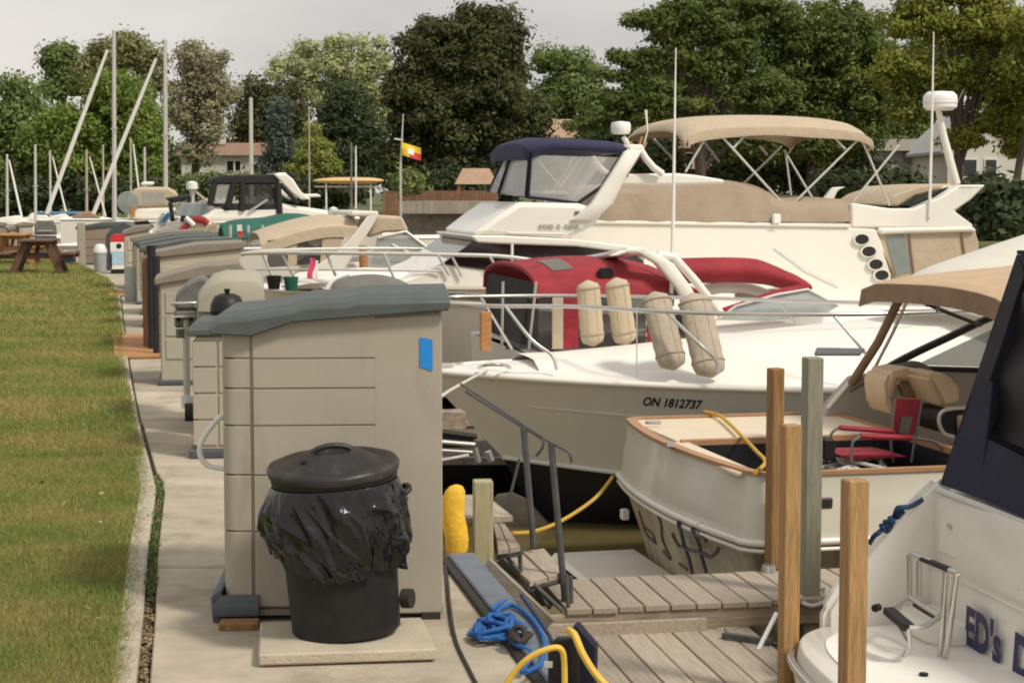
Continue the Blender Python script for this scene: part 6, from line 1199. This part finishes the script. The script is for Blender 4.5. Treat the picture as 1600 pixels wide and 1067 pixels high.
slabpx(t, 'windshield', ((580, 412), (590, 372), (632, 364), (655, 378), (690, 404), (660, 412)), yn, .03, 'pale_glass', 1, 0); tub(t, 'windshield_frame', ((590, 372, yn), (634, 362, yn), (690, 405, yn)), 0, .03, 'alu'); tub(t, 'windshield_frame', ((612, 382, yn), (665, 408, yn)), 0, .02, 'alu')
tub(t, 'wood_pole', ((567, 384, yn - .1), (568, 424, yn - .1)), 0, .07, 'orange_wood')
b = at(487, 420, 21.9); f = T('pennant', b, 0, 'pink and white pennant tied to the grey bow rail', 'flag'); f.part('cloth', MB().sheet([[Vector((x + .02 * math.sin(z * 20), .02 * math.sin(z * 15 + x * 30), z)) for x in (-.035, 0, .03)] for z in np.linspace(-.12, .13, 7)], .01, (0, 1, 0)), 'flag_pink'); f.part('white_cloth', MB().sheet([[Vector((x, .02 + .02 * math.sin(z * 15), z)) for x in (.035, .075)] for z in np.linspace(-.14, .1, 5)], .01, (0, 1, 0)), 'flag_white')
# green tarp boat
t = small_boat('runabout', 'open boat under a sagging green tarpaulin', 340, 500, 385, 34, 2.6)
rg = catmull([t.py(u, v, 0) for u, v in ((345, 350), (380, 342), (430, 336), (478, 334), (500, 340))], 3)
t.part('tarpaulin', MB().sheet([[Vector((p.x, y, p.z - .30 * abs(y / 1.2) ** 1.3 + .02 * math.sin(p.x * 6 + y * 3))) for y in np.linspace(-1.2, 1.2, 9)] for p in rg], .015), 'canvas_green', smooth=60)
for u in (360, 388, 410, 470): tub(t, 'tarpaulin_pole', ((u, 352, -1.0), (u, 388, -1.0)), 0, .03, 'alu')
slabpx(t, 'cockpit', ((350, 385), (365, 372), (470, 370), (490, 385)), -1.0, 2.0, 'gelcoat', .9, .04)
b = at(375, 370, 33); f = T('pennant', b, 0, 'small red and white flag under the green tarpaulin', 'flag'); f.part('cloth', MB().sheet([[Vector((x, .02 * math.sin(z * 15), z)) for x in (-.04, .06)] for z in np.linspace(-.08, .1, 5)], .01, (0, 1, 0)), 'paint_red'); f.part('white_cloth', MB().sheet([[Vector((x, .0, z)) for x in (-.05, .04)] for z in np.linspace(.1, .22, 4)], .01, (0, 1, 0)), 'flag_white')
# black canopy boat
t = small_boat('cabin_cruiser', 'white cruiser with black box canopy and white radar arch', 292, 600, 345, 40, 3.2); yn = -1.4
slabpx(t, 'cabin', ((300, 346), (330, 330), (345, 322), (440, 318), (520, 330), (590, 345)), yn, 2.7, 'gelcoat', .93, bevel=.08)
slabpx(t, 'canopy_top', ((332, 280), (345, 274), (432, 272), (438, 284), (436, 288), (335, 288)), yn, 2.6, 'canvas_black', 1, .05)
for px in (((335, 286), (328, 322)), ((366, 286), (355, 325)), ((378, 286), (378, 330)), ((434, 286), (437, 335))): tub(t, 'canopy_post', [(u, v, yn) for u, v in px], 0, .07, 'canvas_black')
slabpx(t, 'canopy_window', ((340, 288), (364, 288), (354, 318), (334, 318)), yn + .03, .02, 'clear_vinyl', 1, 0); slabpx(t, 'canopy_window', ((380, 288), (432, 288), (434, 322), (380, 324)), yn + .03, .02, 'mesh_screen', 1, 0)
slabpx(t, 'canopy_skirt', ((340, 318), (436, 320), (438, 328), (350, 330)), yn - .01, 2.4, 'canvas_black', 1, .02)
for y in (yn - .05, 1.2): t.part('arch_leg', MB().loft([[Vector((p.x - w, y, p.z)), Vector((p.x + w, y, p.z)), Vector((p.x + w, y + .15, p.z)), Vector((p.x - w, y + .15, p.z))] for p, w in ((t.py(u, v, yn), w) for u, v, w in ((437, 272, .14), (446, 280, .16), (462, 300, .12), (478, 312, .12)))]), 'gelcoat', bevel=.03)
slabpx(t, 'arch_top', ((432, 270), (448, 270), (450, 278), (434, 276)), yn, 2.8, 'gelcoat', 1, .03); slabpx(t, 'hardtop', ((468, 304), (498, 303), (503, 308), (470, 309)), yn, 2.6, 'gelcoat', 1, .03)
tub(t, 'brace', ((438, 288, yn), (466, 318, yn)), 0, .05, 'canvas_black'); tub(t, 'grab_rail', ((390, 330, yn - .05), (418, 312, yn - .05)), 0, .03, 'steel')
t.part('lamp', MB().lathe([(0, .1), (.09, .06), (.09, -.06), (0, -.1)], t.py(521, 330, yn), 10), 'white_plastic', smooth=60)
slabpx(t, 'windscreen', ((276, 338), (285, 318), (318, 316), (330, 320), (326, 338)), yn + .2, 2.2, 'pale_glass', 1, .02)
# red covered and beige covered runabout
t = small_boat('runabout', 'low runabout with red trimmed beige cover and white stripe', 268, 350, 368, 36, 2.4)
slabpx(t, 'cover', ((318, 368), (326, 350), (338, 346), (346, 368)), -1, 1.8, 'canvas_taupe', .9, .05); slabpx(t, 'cover', ((276, 366), (300, 348), (322, 341), (334, 350), (320, 366)), -1.05, 1.9, 'deck_cream', .9, .05)
tub(t, 'red_bolster', ((278, 366, -1.1), (292, 352, -1.1), (304, 344, -1.1)), 0, .06, 'canvas_red'); tub(t, 'red_bolster', ((303, 342, -1.1), (318, 344, -1.1), (324, 350, -1.1)), 0, .07, 'canvas_red'); tub(t, 'white_stripe', ((290, 340, -1.15), (303, 352, -1.15)), 0, .05, 'white_plastic')
# beige topped boat with round window
t = small_boat('cabin_boat', 'white boat with beige enclosure and round clear window', 180, 285, 344, 50, 3.0); yn = -1.3
slabpx(t, 'enclosure', ((200, 326), (206, 300), (215, 292), (262, 292), (278, 300), (282, 324)), yn, 2.5, 'canvas_beige', .95, .08); slabpx(t, 'enclosure_window', ((222, 300), (258, 300), (258, 318), (222, 318)), yn - .02, .02, 'clear_vinyl', 1, 0)
q = t.py(200, 316, yn - .03); t.part('round_window', MB().lathe([(0, .03), (.28, .02), (.3, 0)], n=18).xf(Matrix.Translation(q) @ Matrix.Rotation(PI / 2, 4, 'X')), 'pale_glass'); slabpx(t, 'cabin', ((198, 342), (204, 326), (276, 324), (284, 344)), yn, 2.6, 'gelcoat', .95, .06)
slabpx(t, 'box', ((203, 340), (204, 322), (211, 322), (211, 340)), yn - .1, .3, 'orange_wood', 1, .02); slabpx(t, 'top_box', ((220, 290), (240, 290), (242, 284), (222, 284)), yn + 1, .8, 'white_plastic', 1, .04)
t = small_boat('runabout', 'low boat with blue striped windscreen and dark mast in front of the beige enclosure', 225, 320, 362, 42, 2.6)
slabpx(t, 'windscreen', ((246, 350), (258, 334), (266, 338), (260, 352)), -1.2, 1.8, 'pale_glass', 1, .0); slabpx(t, 'blue_stripe', ((250, 346), (262, 332), (268, 334), (258, 348)), -1.25, .04, 'paint_blue', 1, 0); slabpx(t, 'cabin', ((236, 362), (250, 350), (300, 346), (315, 362)), -1.1, 2.2, 'gelcoat', .93, .06)
slabpx(t, 'dark_canopy', ((262, 310), (296, 304), (300, 310), (272, 318)), -1, 2, 'canvas_black', 1, .03); tub(t, 'canopy_post', ((266, 316, -1), (270, 346, -1)), 0, .05, 'canvas_black'); tub(t, 'canopy_post', ((296, 310, -1), (284, 346, -1)), 0, .05, 'black_frame')
slabpx(t, 'clear_cover', ((278, 338), (284, 322), (320, 318), (330, 330), (326, 340)), -1, 2, 'pale_glass', .9, .03); t.part('radar_dome', MB().lathe([(0, .14), (.13, .1), (.14, -.05), (.06, -.1), (.05, -.5)], t.py(300, 292, 0), 12), 'white_plastic', smooth=60); tub(t, 'brace', ((303, 298, 0), (330, 320, 0)), 0, .03, 'cushion')
t = small_boat('runabout', 'dark covered low boat beyond the banded cabinet', 175, 250, 368, 44, 2.6)
slabpx(t, 'cover', ((180, 366), (205, 352), (240, 350), (250, 366)), -1.1, 2.2, 'kick_grey', .92, .06)
slabpx(t, 'windscreen', ((205, 352), (214, 346), (232, 345), (236, 351)), -1, 1.8, 'dark_glass', 1, .01)
# row of farther boats at the left edge
for i, (u0, u1, v, Y, lb, cov) in enumerate(((-30, 70, 345, 78, 'white low boat hull at the left edge beneath the small masts', 'gelcoat'), (60, 130, 342, 74, 'white boat with pale cabin below the leaning white sail spar', 'gelcoat'), (95, 175, 338, 66, 'boat with brown arched cover between the two leaning spars', 'canvas_brown'), (30, 90, 338, 84, 'small boat with white rail cluster behind the picnic table', 'gelcoat_grey'))):
    t = small_boat('moored_boat', lb, u0, u1, v + 4, Y, 2.4); w = u1 - u0
    slabpx(t, 'cabin' if cov != 'canvas_brown' else 'cover', ((u0 + w * .2, v + 4), (u0 + w * .3, v - 5), (u0 + w * .6, v - 8), (u0 + w * .8, v + 4)), -.9, 1.8, cov, .9, .06)
# sailboats: mast list
def sailboat(label, um, vt, vb, Y, stay=None, fat=.07, hull=True, boom=None, col='alu', furl=.07, lean=0):
    b = at(um, vb, Y); t = T('sailboat', (b.x, Y, WATER), ROT + R(20), label, 'sailboat', 'sailing boats with bare masts')
    if hull: make_hull(t, -2.6, 1, 6.8, 2.2, lambda s: 1.0, lambda s: .2 + .3 * (1 - s) ** 3, lambda s: -.3 + .4 * (1 - s) ** 4, .5, ns=10, crown=.1); t.part('coachroof', MB().loft([[(-1.2, -.5, .98), (-1.2, .5, .98), (-.8, .4, 1.35), (-.8, -.4, 1.35)], [(1.9, -.8, .98), (1.9, .8, .98), (1.8, .65, 1.4), (1.8, -.65, 1.4)]]), 'gelcoat', bevel=.03)
    wm = t.L(at(um + lean, vt, Y)); wb = t.L(at(um, vb, Y)); wb2 = Vector((wb.x, wb.y, .9))
    t.part('mast', MB().tube([wb2, wm], [fat, fat * .75], 10), col)
    for f in (.55,): q = wb2.lerp(wm, f); t.part('spreader', MB().tube([q + Vector((0, -.35, 0)), q + Vector((0, .35, 0))], .018, 6), col)
    if stay:
        a, c = at(stay[0], stay[1], Y), at(stay[2], stay[3], Y); t.part('furled_sail', MB().tube([t.L(a), t.L(a.lerp(c, .3)), t.L(c)], [furl * .7, furl, furl * 1.1], 8), 'white_paint')
    if boom: t.part('boom', MB().tube([Vector((wb.x, wb.y, 1.9)), Vector((wb.x + 2.4, wb.y, 1.9))], .07, 8), boom)
    return t
sailboat('sailing boat with the tallest left mast and a furled white forestay sail', 178, 48, 332, 62, (168, 78, 73, 334), .085, furl=.07)
sailboat('sailing boat with tall right mast and furled sail slanting to the left', 258, 62, 300, 58, (244, 92, 146, 334), .08, furl=.065)
sailboat('sailing boat whose pale mast rises behind the black canopy', 392, 153, 275, 66, None, .09)
sailboat('short masted sailing boat second from the left edge', 55, 226, 338, 76, None, .07, boom='paint_blue')
sailboat('short masted sailing boat at the left edge with a stay to its right', 11, 241, 345, 80, (14, 250, 34, 340), .07, furl=.05)
sailboat('short masted sailing boat between blue boomed one and the slanting spar', 78, 235, 300, 84, (82, 245, 104, 335), .06, furl=.04)
sailboat('short brownish masted sailing boat left of the tallest mast', 135, 234, 336, 72, (140, 245, 165, 338), .06, col='cushion_taupe', furl=.035)
sailboat('thin masted sailing boat just left of the tallest mast', 161, 226, 330, 86, None, .055, col='cushion_taupe')
sailboat('thin masted sailing boat right of the tallest mast', 204, 216, 300, 80, (208, 225, 217, 296), .055, col='cushion_taupe', furl=.04)
sailboat('thin masted sailing boat just left of the tall right mast', 226, 230, 294, 84, None, .07)
sailboat('very thin masted sailing boat before the yellow green tree', 483, 170, 300, 88, None, .045, col='cushion_taupe')
sailboat('grey twin sparred sailing boat beside the canoe rack', 549, 223, 330, 70, (556, 228, 556, 326), .05, col='dull_metal', furl=.035)
# covered grey tender behind the large shed
t = small_boat('tender', 'grey covered tender peeking over the large shed lid', 505, 655, 462, 17.5, 1.6)
rg = [t.py(u, v, 0) for u, v in ((508, 460), (525, 440), (560, 431), (600, 430), (630, 440), (648, 458))]
t.part('cover', MB().sheet([[Vector((p.x, y, p.z - .12 * abs(y / .7) ** 3)) for y in np.linspace(-.7, .7, 7)] for p in catmull(rg, 3)], .015), 'cover_grey', smooth=60); tub(t, 'cover_hoop', ((506, 462, -.72), (520, 438, -.72), (545, 428, -.7)), 0, .02, 'white_plastic', cm=4)
# lower jetties beneath the far boats so that they have docks to lie at
for Yj in (17.4, 21.1, 28.4, 33, 38.0):
    x = wx(Yj); t = T('finger_dock', (x, Yj, -.45), ROT, {17.4: 'plank dock between the cruiser and the red canvas boat', 21.1: 'plank dock between the red canvas and blue topped boats', 28.4: 'plank dock before the beige canopy boat', 33: 'plank dock beside the green tarpaulin', 38.0: 'plank dock beside the black canopy boat'}[Yj], 'dock')
    t.part('decking', MB().bb(0, 5, -.3, .3, -.05, 0), 'grey_plank', smooth=0); t.part('beam', MB().bb(0, 5, -.28, -.24, -.2, -.052), 'grey_beam'); t.part('beam', MB().bb(0, 5, .24, .28, -.2, -.052), 'grey_beam')
    for k in (1, 4.6): t.part('pile', MB().tube([(k, 0, -1.7), (k, 0, -.06)], .08, 8), 'grey_post')

# small clutter on the foredeck of the blue topped boat
for u, v, m, lb in ((455, 448, 'canvas_green', 'dark green bucket on the foredeck behind the bow rail'), (428, 446, 'black_plastic', 'small black bucket on the foredeck near the bow')):
    b = at(u, v + 6, 22.4); single('bucket', MB().lathe([(.07, 0), (.095, .17), (.085, .17), (.06, .02), (0, .02)], (b.x, b.y, b.z), 14), m, lb, 'bucket')
